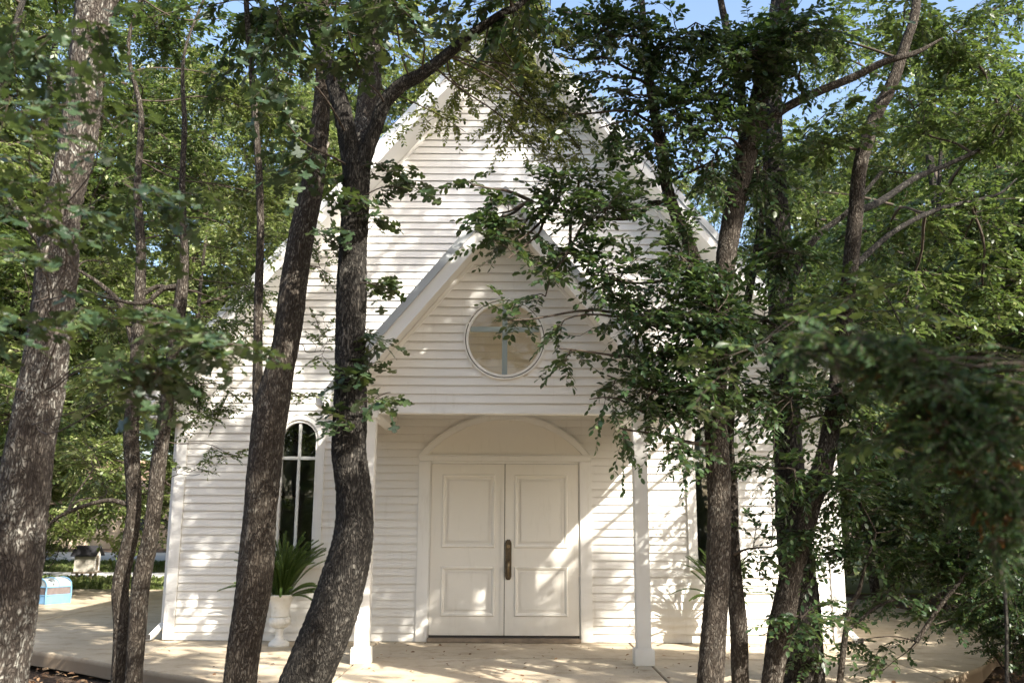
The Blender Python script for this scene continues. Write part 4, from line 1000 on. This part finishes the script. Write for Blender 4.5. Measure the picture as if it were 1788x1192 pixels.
SHADE = [ # porch gable and the gable above
 (0, 10.1, 4.3, 7, .9, 1.3), (-.7, 10.1, 3.3, 7.5, .8, 1.4), (.7, 10.1, 3.2, 7.6, .9, 1.6), (0, 10.1, 3.0, 8.2, .9, 1.2), (1.3, 10.1, 2.9, 8, .8, 1.4),
 (-.6, 11.9, 6.6, 8.0, .9, 1.1), (.6, 11.9, 6.8, 7.6, .9, 1.4), (1.4, 11.9, 5.6, 7.6, 1.0, 1.5), (2.4, 11.9, 4.6, 8, 1.0, 1.4), (3.4, 11.9, 3.6, 8, 1.0, 1.1), (0, 11.9, 7.6, 7.2, .7, 1.2), (-1.4, 11.9, 5.6, 8.0, .7, .7),
 # left wall, half lit
 (-3.6, 11.9, 2.8, 9.0, .6, .8), (-2.9, 11.9, 1.2, 9.6, .6, .9), (-2.2, 11.9, 3.4, 8.6, .6, .7), (-3.9, 11.9, .8, 9.5, .6, 1.1), (-2.0, 11.9, 4.6, 8.4, .6, .9), (-1.2, 11.9, 5.2, 8.0, .5, .9), (-2.6, 11.9, 5.0, 8.0, .45, .9), (-1.9, 11.9, 3.7, 8.6, .4, .8), (-3.3, 11.9, 4.0, 8.6, .45, .8), (-.9, 11.9, 6.1, 7.6, .5, 1.0), (-3.0, 11.9, .4, 9.8, .5, .9), (3.3, 11.9, 2.4, 9.4, .5, .8),
 (-1.5, 11.9, 4.9, 8.2, .45, 1.4), (-2.3, 11.9, 4.2, 8.4, .4, 1.3), (-1.0, 11.9, 6.6, 7.4, .55, 1.5), (-.3, 11.9, 5.9, 7.8, .55, 1.4), (-2.9, 11.9, 3.5, 8.8, .45, 1.2), (-1.7, 11.9, 6.0, 7.6, .4, 1.2), (-3.5, 11.9, 1.7, 9.3, .4, 1.3), (-2.4, 11.9, 1.8, 9.3, .35, 1.2), (-3.2, 11.9, 2.2, 9.1, .35, 1.2), (-2.2, 11.9, 2.7, 8.8, .4, 1.0),
 (-1.1, 9.8, 3.6, 7.2, .6, 1.3), (-.5, 9.9, 4.4, 6.9, .5, 1.3), (-1.3, 10.1, 2.9, 7.7, .5, 1.3), (.3, 10.1, 3.8, 7.3, .6, 1.3), (.2, 10.1, 2.8, 7.9, .6, 1.2),
 # lower right wall, slab, trunks

 (-3.2, 10.2, 0, 10.4, .8, .7), (-1.6, 9.6, 0, 10.6, .7, .5), (-.2, 9.2, 0, 10.8, .6, .35), (2.6, 9.4, 0, 10.4, .6, .4), (3.4, 10.2, 0, 10.2, .9, 1.2), (-5.5, 12.5, 0, 10, 1.2, 1.4), (-7.5, 13.5, 0, 10, 1.2, 1.2),
 (-2.5, 5.5, 1.6, 7.0, .8, 1.1), (-2.2, 5.5, 3.0, 6.4, .8, 1.2), (-1.6, 7.2, 1.2, 9.0, .9, 1.5), (-1.3, 7.2, 2.6, 7.5, .9, 1.6), (-1.3, 7.2, 4.0, 6.0, .8, 1.3),
 (1.7, 8, 1.4, 8.2, .8, 1.3), (1.8, 8, 2.8, 7.0, .9, 1.5), (2.2, 8, 4.2, 5.8, .9, 1.4), (2.6, 8.6, 1.2, 8.6, .9, 1.5), (2.7, 8.6, 2.8, 7.4, .9, 1.6), (3.6, 8.4, 2, 8, 1.0, 1.8), (3.8, 8.4, 4, 6.5, 1.0, 1.4), (1.4, 3.8, 2.2, 7.0, .8, 1.3)]
for a_ in SHADE: shade(*a_)
for k in TREES: finish_tree(k, {'T4': 300, 'T1': 300, 'T5': 280, 'T7': 120}.get(k, 0))
#BACKGROUND#
def bg_tree(seed, h, spread, n, size, mat, crown0=.25, lean=.06, barkm='bark_brown'):
    r2 = np.random.default_rng(seed); root = empty('woodland_tree', (0, 0, -.1))
    lx = r2.normal(0, lean, 2) * h
    path = np.array([(lx[0] * t ** 1.5 + .10 * math.sin(5 * t + seed), lx[1] * t ** 1.5 + .10 * math.cos(4 * t + seed), h * .9 * t, .105 * (1 - .85 * t) * (h / 8) + .008) for t in np.linspace(0, 1, 8)])
    sp = smooth_path(path, .25); V, Q = tube(sp[:, :3], sp[:, 3], 12)
    rid = np.random.default_rng(seed).random(len(V)); put('trunk', np_mesh('trunk', V, Q, M[barkm], {'ridge': ('POINT', rid)}, smooth=True), root)
    tw, lv = Twigs(), Leaves(); K = int(9 + spread * 2)
    for k in range(K):
        t = crown0 + (1 - crown0) * (k + .5) / K; a = k * 2.4 + r2.random(); at = sp[min(len(sp) - 1, int(len(sp) * t * .9))][:3]
        rad = spread * (1 - .55 * abs(t - .55)) * r2.uniform(.5, 1.0)
        c = at + np.array([math.cos(a) * rad, math.sin(a) * rad, .45 + .5 * r2.random()])
        rr = spread * r2.uniform(.35, .52)
        cloud(tw, lv, at, c, np.array([rr, rr, rr * .62]), n // K, size, mainr=.035, per=16, pack=9, twl=(.3, .6), flat=.6, rg=r2)
    o = put('crown', lv.mesh('crown', 'far', M[mat]), root); o['kind'] = 'stuff'
    o = put('limbs', tw.mesh('limbs', M['twig']), root); o['kind'] = 'stuff'
    return root
def bush(seed, h, n, size, mat):
    r2 = np.random.default_rng(seed); root = empty('understorey_bush', (0, 0, -.1)); tw, lv = Twigs(), Leaves()
    for k in range(7):
        a = k * 2.4; rad = h * .45 * r2.random() ** .5
        c = np.array([math.cos(a) * rad, math.sin(a) * rad, h * r2.uniform(.35, .8)])
        cloud(tw, lv, (0, 0, 0), c, np.array([.38, .38, .34]) * h, n // 7, size, mainr=.02, per=14, pack=7, twl=(.2, .4), flat=.5, rg=r2)
    o = put('foliage', lv.mesh('foliage', 'far', M[mat]), root); o['kind'] = 'stuff'
    o = put('stems', tw.mesh('stems', M['twig']), root); o['kind'] = 'stuff'
    return root
PRO = [bg_tree(31, 8.5, 2.6, 24000, .10, 'leaf_sun', .18), bg_tree(32, 10.5, 3.0, 28000, .11, 'leaf_mid', .3), bg_tree(33, 7.0, 2.2, 20000, .09, 'leaf_sun', .15, barkm='bark_pale'), bg_tree(34, 9.5, 2.6, 24000, .10, 'leaf_dark', .25, barkm='bark_dark')]
PRO += [bg_tree(35, 14, 4.0, 70000, .105, 'leaf_sun', .12), bg_tree(36, 15, 4.2, 66000, .11, 'leaf_mid', .15, barkm='bark_dark'), bg_tree(37, 13, 3.6, 62000, .105, 'leaf_sun', .10, barkm='bark_pale')]
BU = [bush(41, 1.9, 7000, .07, 'leaf_sun'), bush(42, 2.4, 8000, .075, 'leaf_dark')]
used = set()
def place(lst, k, x, y, s, rz, label, cat, group):
    o = lst[k] if (id(lst), k) not in used else copy_tree(lst[k]); used.add((id(lst), k))
    o.location = (x, y, -.1); o.scale = (s, s, s); o.rotation_euler = (0, 0, rz)
    tag(o, label, cat, group); return o
r3 = np.random.default_rng(77)
BG_L = [(-6.3, 15.5, 2, .85), (-9.5, 17.5, 0, .95), (-12.6, 20, 2, 1.0), (-8.2, 22.0, 1, .9), (-14, 25, 3, 1.1), (-18, 23, 0, 1.1), (-10.5, 29, 1, 1.1), (-6.5, 27, 0, 1.0), (-16.5, 31, 2, 1.3), (-22, 30, 1, 1.1),
        (-8.5, 19.5, 4, .95), (-12.5, 22.5, 6, 1.0), (-17, 27, 4, 1.05), (-5.5, 25.5, 5, 1.1), (-9.5, 31, 5, 1.15), (-2, 27, 4, 1.0), (-14, 33, 6, 1.2), (-20, 34, 5, 1.2), (-2.5, 33, 6, 1.25), (-7, 16.8, 2, 1.2), (-25, 41, 4, 1.3),
        (-12, 47, 1, 1.3), (-20, 49, 0, 1.4), (-29, 48, 3, 1.3), (-38, 50, 1, 1.3), (-6, 45, 3, 1.4), (-27, 38, 0, 1.2), (-34, 43, 1, 1.2), (-3.5, 32, 1, 1.1), (-1, 38, 0, 1.3)]
BG_R = [(8.2, 17, 5, .9), (11.0, 20.5, 4, 1.0), (7.4, 22.5, 6, .9), (13.8, 25, 5, 1.1), (10, 28.5, 4, 1.1), (17, 31, 6, 1.2), (21, 37, 5, 1.3), (12.5, 15.5, 6, .85), (14, 35, 4, 1.3), (9, 13.6, 2, 1.1),
        (6.6, 14.5, 3, .9), (8.6, 13.0, 1, .85), (9.8, 16.5, 0, .95), (7.2, 19, 2, 1.0), (12.5, 18.5, 3, 1.05), (11, 23, 1, 1.1), (15.5, 22, 0, 1.1), (7.5, 26, 0, 1.15), (18, 28, 1, 1.2), (12, 31, 2, 1.3), (22, 33, 3, 1.3), (16, 40, 1, 1.4), (26, 42, 0, 1.4), (8, 38, 1, 1.3),
        (10.5, 11.0, 3, .8)]
WORD = {0: 'yellow-green loose tree', 1: 'mid-green open tree', 2: 'small pale-barked tree', 3: 'dark-leaved dense tree',
        4: 'tall sunlit broad tree', 5: 'tall dark-barked tree', 6: 'tall pale-barked bright tree'}
def where(x, y, k=0):
    q = 894 + 1620 * x / y
    if y > 0:
        for lim, t in ((20, 'hidden left of the far-left trunk'), (110, 'behind the far-left trunk'), (200, 'left of the twin saplings'), (300, 'behind the twin saplings'), (400, 'above the chapel left eave'), (500, 'left of the arched-window oak'), (640, 'behind the two oaks left of the porch'), (900, 'behind the main gable'),
                       (1250, 'behind the right roof slope'), (1400, 'behind the trunks at the chapel right corner'), (1500, 'right of the leaning forked trunk'), (1600, 'above the thicket on the right'), (1700, 'behind the juniper'), (9999, 'at the far right edge')):
            if q < lim: break
        dist = 'near' if y < 18 else 'farther off' if y < 26 else 'far' if y < 36 else 'most distant'
        return t + ', ' + dist
    return where0(x, y)
def where0(x, y):
    if x < 0:
        return ('close behind the left corner of the chapel' if y < 19 else 'on the lawn left of the chapel' if y < 26 else 'between path and drive left of the chapel' if y < 36 else 'beyond the drive on the left')
    return 'beside the right wall of the chapel' if y < 17 else 'in the wood behind the right side of the slab' if y < 27 else 'deep in the wood right of the chapel'
BG_L += [(-10.8, 17.2, 4, 1.1), (-7.0, 20.5, 5, 1.1), (-14.5, 19.5, 6, 1.15), (-11.5, 14.5, 5, .9), (-5.2, 21, 4, .95), (-9.6, 15.2, 5, .9), (-13, 17.5, 4, 1.05), (-10.5, 18.6, 6, 1.15)]
def clear_view(x, y, i):      # keeps the view under the crowns to the lawn open
    q = x / y
    return (-.348 * y if i % 2 else -.548 * y) if -.545 < q < -.35 and y < 42 else x
BG_L = [(clear_view(x, y, i), y, k, s) for i, (x, y, k, s) in enumerate(BG_L) if not (-9 < x < -4.5 and 15 < y < 24)]
BG_L += [(-3.9, 26.5, 4, 1.28), (-1.6, 27.5, 6, 1.3), (-5.5, 29, 4, 1.3), (-9.2, 30, 6, 1.3), (-3, 24, 6, 1.0), (-7, 36, 5, 1.4)]
for x, y, k, s in BG_L + BG_R:
    w = where(x, y)
    place(PRO, k, x, y, s, r3.random() * 6.3, WORD[k] + ' ' + w, 'tree', 'trees of the wood round the chapel')
for x, y, k, s in ((-14, 28.5, 0, 1.0), (-17, 33, 0, 1.1), (-11, 33.5, 1, 1.0), (-24, 34, 0, 1.1), (-15, 46.5, 0, 1.5), (-22, 47, 1, 1.5), (-30, 46.8, 0, 1.5), (-37, 47, 1, 1.6), (-9, 47, 0, 1.4)):
    place(BU, k, x, y, s, r3.random() * 6, ('low ' if s < .8 else 'tall ' if s > 1.4 else '') + ('bright' if k == 0 else 'dark') + ' bush ' + where(x, y), 'bush', 'bushes on the lawn beyond the slab')
for x, y, k, s in ((5.4, 9.9, 1, .72), (4.6, 8.6, 1, .5), (6.0, 8.9, 1, .9), (8.6, 12.4, 1, 1.5), (7.3, 10.6, 1, 1.3), (6.3, 10.4, 1, .95), (7.4, 9.2, 1, 1.1), (7.6, 11.6, 1, 1.25), (6.6, 12.9, 0, .7), (8.8, 10.4, 1, 1.3), (9.5, 13.6, 1, 1.5), (8.2, 15.5, 0, 1.4), (5.2, 8.3, 1, .55), (11.5, 15, 1, 1.6), (13, 13, 1, 1.5), (10.5, 19.5, 0, 1.5), (14.5, 18, 1, 1.6), (9.3, 18.2, 1, 1.5), (11.8, 20.5, 1, 1.7), (8.6, 21.5, 0, 1.5), (7.6, 17.0, 1, 1.0), (10.2, 25, 1, 1.8), (7.5, 25, 0, 1.6)):
    w = ('at the slab edge ' if y < 11 and x < 7 else 'in the thicket ') + where(x, y)
    place(BU, k, x, y, s, r3.random() * 6, ('low ' if s < .8 else 'tall ' if s > 1.4 else '') + ('bright' if k == 0 else 'dark') + ' bush ' + w, 'bush', 'bushes of the right thicket')
# wood behind the viewer, mirrored in the window panes
for x, y, k, s in ((-7, -7, 1, 1.0), (-2.5, -9, 0, 1.0), (2.5, -8, 2, 1.1), (7, -7, 3, 1.0), (-12, -5, 0, 1.1), (12, -9, 1, 1.1), (-5, -15, 1, 1.2), (5, -16, 0, 1.3), (-9, 1, 3, .9), (-6.6, -2.5, 2, .9), (-8.6, -12, 4, .9), (-10.5, -9, 5, .9), (-4.5, -6, 3, .9), (-7.4, -18, 4, 1.1), (6.4, -3, 2, .9)):
    place(PRO, k, x, y, s, r3.random() * 6, WORD[k] + ' standing behind the viewer', 'tree', WORD[k].split(' with')[0] + 's behind the viewer')

for x, y, k, s in ((-6.2, -5, 0, 1.1), (-7.6, -8, 1, 1.2), (-9.5, -12, 0, 1.5), (-5.4, -9, 1, 1.2), (-8.4, -15, 0, 1.6), (6.8, -6, 0, 1.3), (-11, -16, 1, 1.6)):
    place(BU, k, x, y, s, r3.random() * 6, ('bright' if k == 0 else 'dark') + ' leafy bush growing behind the viewer', 'bush', ('bright' if k == 0 else 'dark') + ' bushes behind the viewer')
# foreground juniper with rusty tips (right), out of focus
def juniper():
    root = empty('juniper', (2.1, 2.3, -.2)); tag(root, 'near blurred juniper with rusty dead tips at the right edge', 'juniper')
    r2 = np.random.default_rng(9); V, Q = tube(np.array([(0, 0, 0), (-.02, .03, .8), (.05, .02, 1.8), (.0, 0, 3.0)]), np.array([.07, .06, .045, .02]), 12)
    put('trunk', np_mesh('trunk', V, Q, M['bark_brown'], {'ridge': ('POINT', r2.random(len(V)))}, smooth=True), root)
    tw, lv = Twigs(), Leaves(); off = np.array([2.1, 2.3, -.2])
    for x, y, rx, ry, n in ((1430, 610, 70, 30, 2600), (1500, 620, 90, 40, 4200), (1600, 680, 110, 60, 6000), (1700, 720, 110, 70, 6500), (1640, 790, 90, 70, 5000), (1740, 850, 90, 80, 6000), (1760, 700, 60, 60, 3000), (1770, 950, 50, 60, 2500), (1560, 640, 60, 40, 2500)):
        D = 2.5; m = pxm(x, y, D); c = P(x, y, D) - off
        at = np.array([0, 0, max(.5, c[2] - .25)])
        cloud(tw, lv, at, c, np.array([rx * m, .22, ry * m]), int(n * .7), .015, mainr=.005, per=26, pack=6, twl=(.05, .12), flat=.1, rg=r2, leafang=38)
    dead = Leaves()
    for x, y in ((1500, 650), (1580, 700), (1650, 690), (1640, 740), (1700, 770), (1745, 800), (1680, 830), (1590, 730), (1760, 730), (1725, 880), (1770, 900), (1610, 780)):
        D = 2.56; m = pxm(x, y, D); c = P(x, y, D) - off
        cloud(tw, dead, np.array([0, 0, max(.5, c[2] - .25)]), c, np.array([24 * m, .12, 18 * m]), 130, .015, mainr=.003, per=26, pack=4, twl=(.04, .08), flat=.1, rg=r2, leafang=38)
    o = put('dead_needles', dead.mesh('dead_needles', 'far', M['juniper_dead']), root); o['kind'] = 'stuff'
    o = put('foliage', lv.mesh('foliage', 'far', M['juniper']), root); o['kind'] = 'stuff'
    o = put('twigs', tw.mesh('twigs', M['twig']), root); o['kind'] = 'stuff'
juniper()
# near broadleaf sapling: few big pale leaves out of focus
near_tree('S1', 'near sapling with pale oval leaves in front of the right thicket', 3.9,
          [(1760, 1250, 7), (1750, 1000, 6), (1690, 800, 5), (1610, 650, 4), (1560, 540, 3), (1520, 480, 2)], [dict(p=[(1560, 650, 5), (1480, 560, 4), (1420, 540, 3)])], 'bark_dark', seed=30, plate=.02, amp=.001, flare=1.2, sides=12, species='sapling')
for x, y, rx, ry, cov in ((1480, 530, 70, 30, .9), (1560, 500, 60, 40, .8), (1410, 560, 50, 30, .7), (1600, 560, 60, 25, .7), (1370, 610, 50, 30, .5), (1530, 770, 35, 22, .6), (1280, 620, 60, 40, .35), (1230, 700, 60, 40, .25)):
    A('S1', x, y, rx, ry, cov, .062, 'ell', 'leaf_mid', D=3.8, rd=.2, per=7, pack=3, mainr=.004, twl=(.10, .16))
near_tree('S2', 'thin crooked shrub stem rising at the right corner of the slab', 8.6,
          [(1466, 1192, 11), (1476, 1110, 10), (1484, 1060, 9), (1500, 1030, 8), (1510, 990, 5), (1530, 930, 4)],
          [dict(p=[(1480, 1100, 6), (1530, 1060, 5), (1580, 1040, 4)]), dict(p=[(1600, 1120, 8), (1640, 1060, 8), (1680, 1010, 6)])], 'bark_brown', seed=33, plate=.02, amp=.001, flare=1.1, sides=14, species='shrub')
for x, y, rx, ry, cov in ((1500, 960, 70, 50, .9), (1560, 1030, 60, 40, .7), (1480, 1080, 40, 40, .4), (1530, 1120, 60, 40, .6), (1620, 980, 80, 60, 1.2), (1660, 1080, 70, 40, .8), (1700, 960, 80, 80, 1.2), (1450, 1150, 60, 30, .8), (1560, 1165, 60, 25, .7), (1750, 1060, 50, 60, 1.0), (1600, 880, 90, 70, 1.1), (1480, 860, 70, 60, .8), (1720, 850, 80, 80, 1.0)):
    A('S2', x, y, rx, ry, cov * (2.7 if y < 1000 else 1.6), .062, 'ell', 'leaf_dark', D=8.8, rd=.35, mainr=.007)
finish_tree('S1', 200); finish_tree('S2', 0)

# ------------------------------------------------------------------ ground cover
def scatter_litter(name, pts, size, mat, label, flat=True):
    lv = Leaves(); n = len(pts); a = rng.random(n) * 6.3
    d = np.stack([np.cos(a), np.sin(a), rng.normal(0, .25, n)], 1)
    nn = np.array([0, 0, 1.]) + rng.normal(0, .35, (n, 3)); lv.add(pts, d, nn, size * rng.uniform(.5, 1.2, n))
    o = put(name, lv.mesh(name, 'ell', M[mat])); tag(o, label, kind='stuff'); return o
n = 7000; x = rng.uniform(-7, 7.5, n); y = rng.uniform(6.2, 12.0, n)
fy = np.array([front_y(v) for v in x]); ok = (y < fy - .03); p = np.stack([x, y, np.full(n, -.155)], 1)[ok]
tag(scatter_litter('leaf_litter', p, .075, 'litter', 'dry brown leaf litter on the soil before the slab'), cat='litter')
n = 520; x = rng.uniform(-4.5, 4.2, n); y = rng.uniform(8.6, 11.7, n); fy = np.array([front_y(v) for v in x]); ok = (y > fy + .05) & ((y < 9) | (rng.random(n) < .35))
tag(scatter_litter('leaf_litter', np.stack([x, y, np.full(n, .012)], 1)[ok], .045, 'litter', 'scattered dry leaves fallen on the concrete slab'), cat='litter')
n = 3500; x = rng.uniform(6.9, 14, n); y = rng.uniform(9, 20, n)
tag(scatter_litter('leaf_litter', np.stack([x, y, np.full(n, -.12)], 1), .09, 'litter', 'brown leaf litter under the thicket on the right'), cat='litter')
def grass():
    n = 42000; x = rng.uniform(-30, -4.5, n); y = 20.9 + 16 * rng.random(n) ** 1.4
    ok = ~((y > 25.1) & (y < 27.5)) & (y < 35.4); x, y = x[ok], y[ok]; n = len(x)
    lv = Leaves(); d = np.stack([rng.normal(0, .35, n), rng.normal(0, .35, n), np.ones(n)], 1); nn = rng.normal(0, 1, (n, 3)); nn[:, 2] *= .2
    lv.add(np.stack([x, y, np.full(n, -.01)], 1), d, nn, rng.uniform(.05, .12, n))
    o = put('grass', lv.mesh('grass', 'far', M['grassblade'])); tag(o, 'short green grass either side of the pale path', 'grass', kind='stuff')
grass()
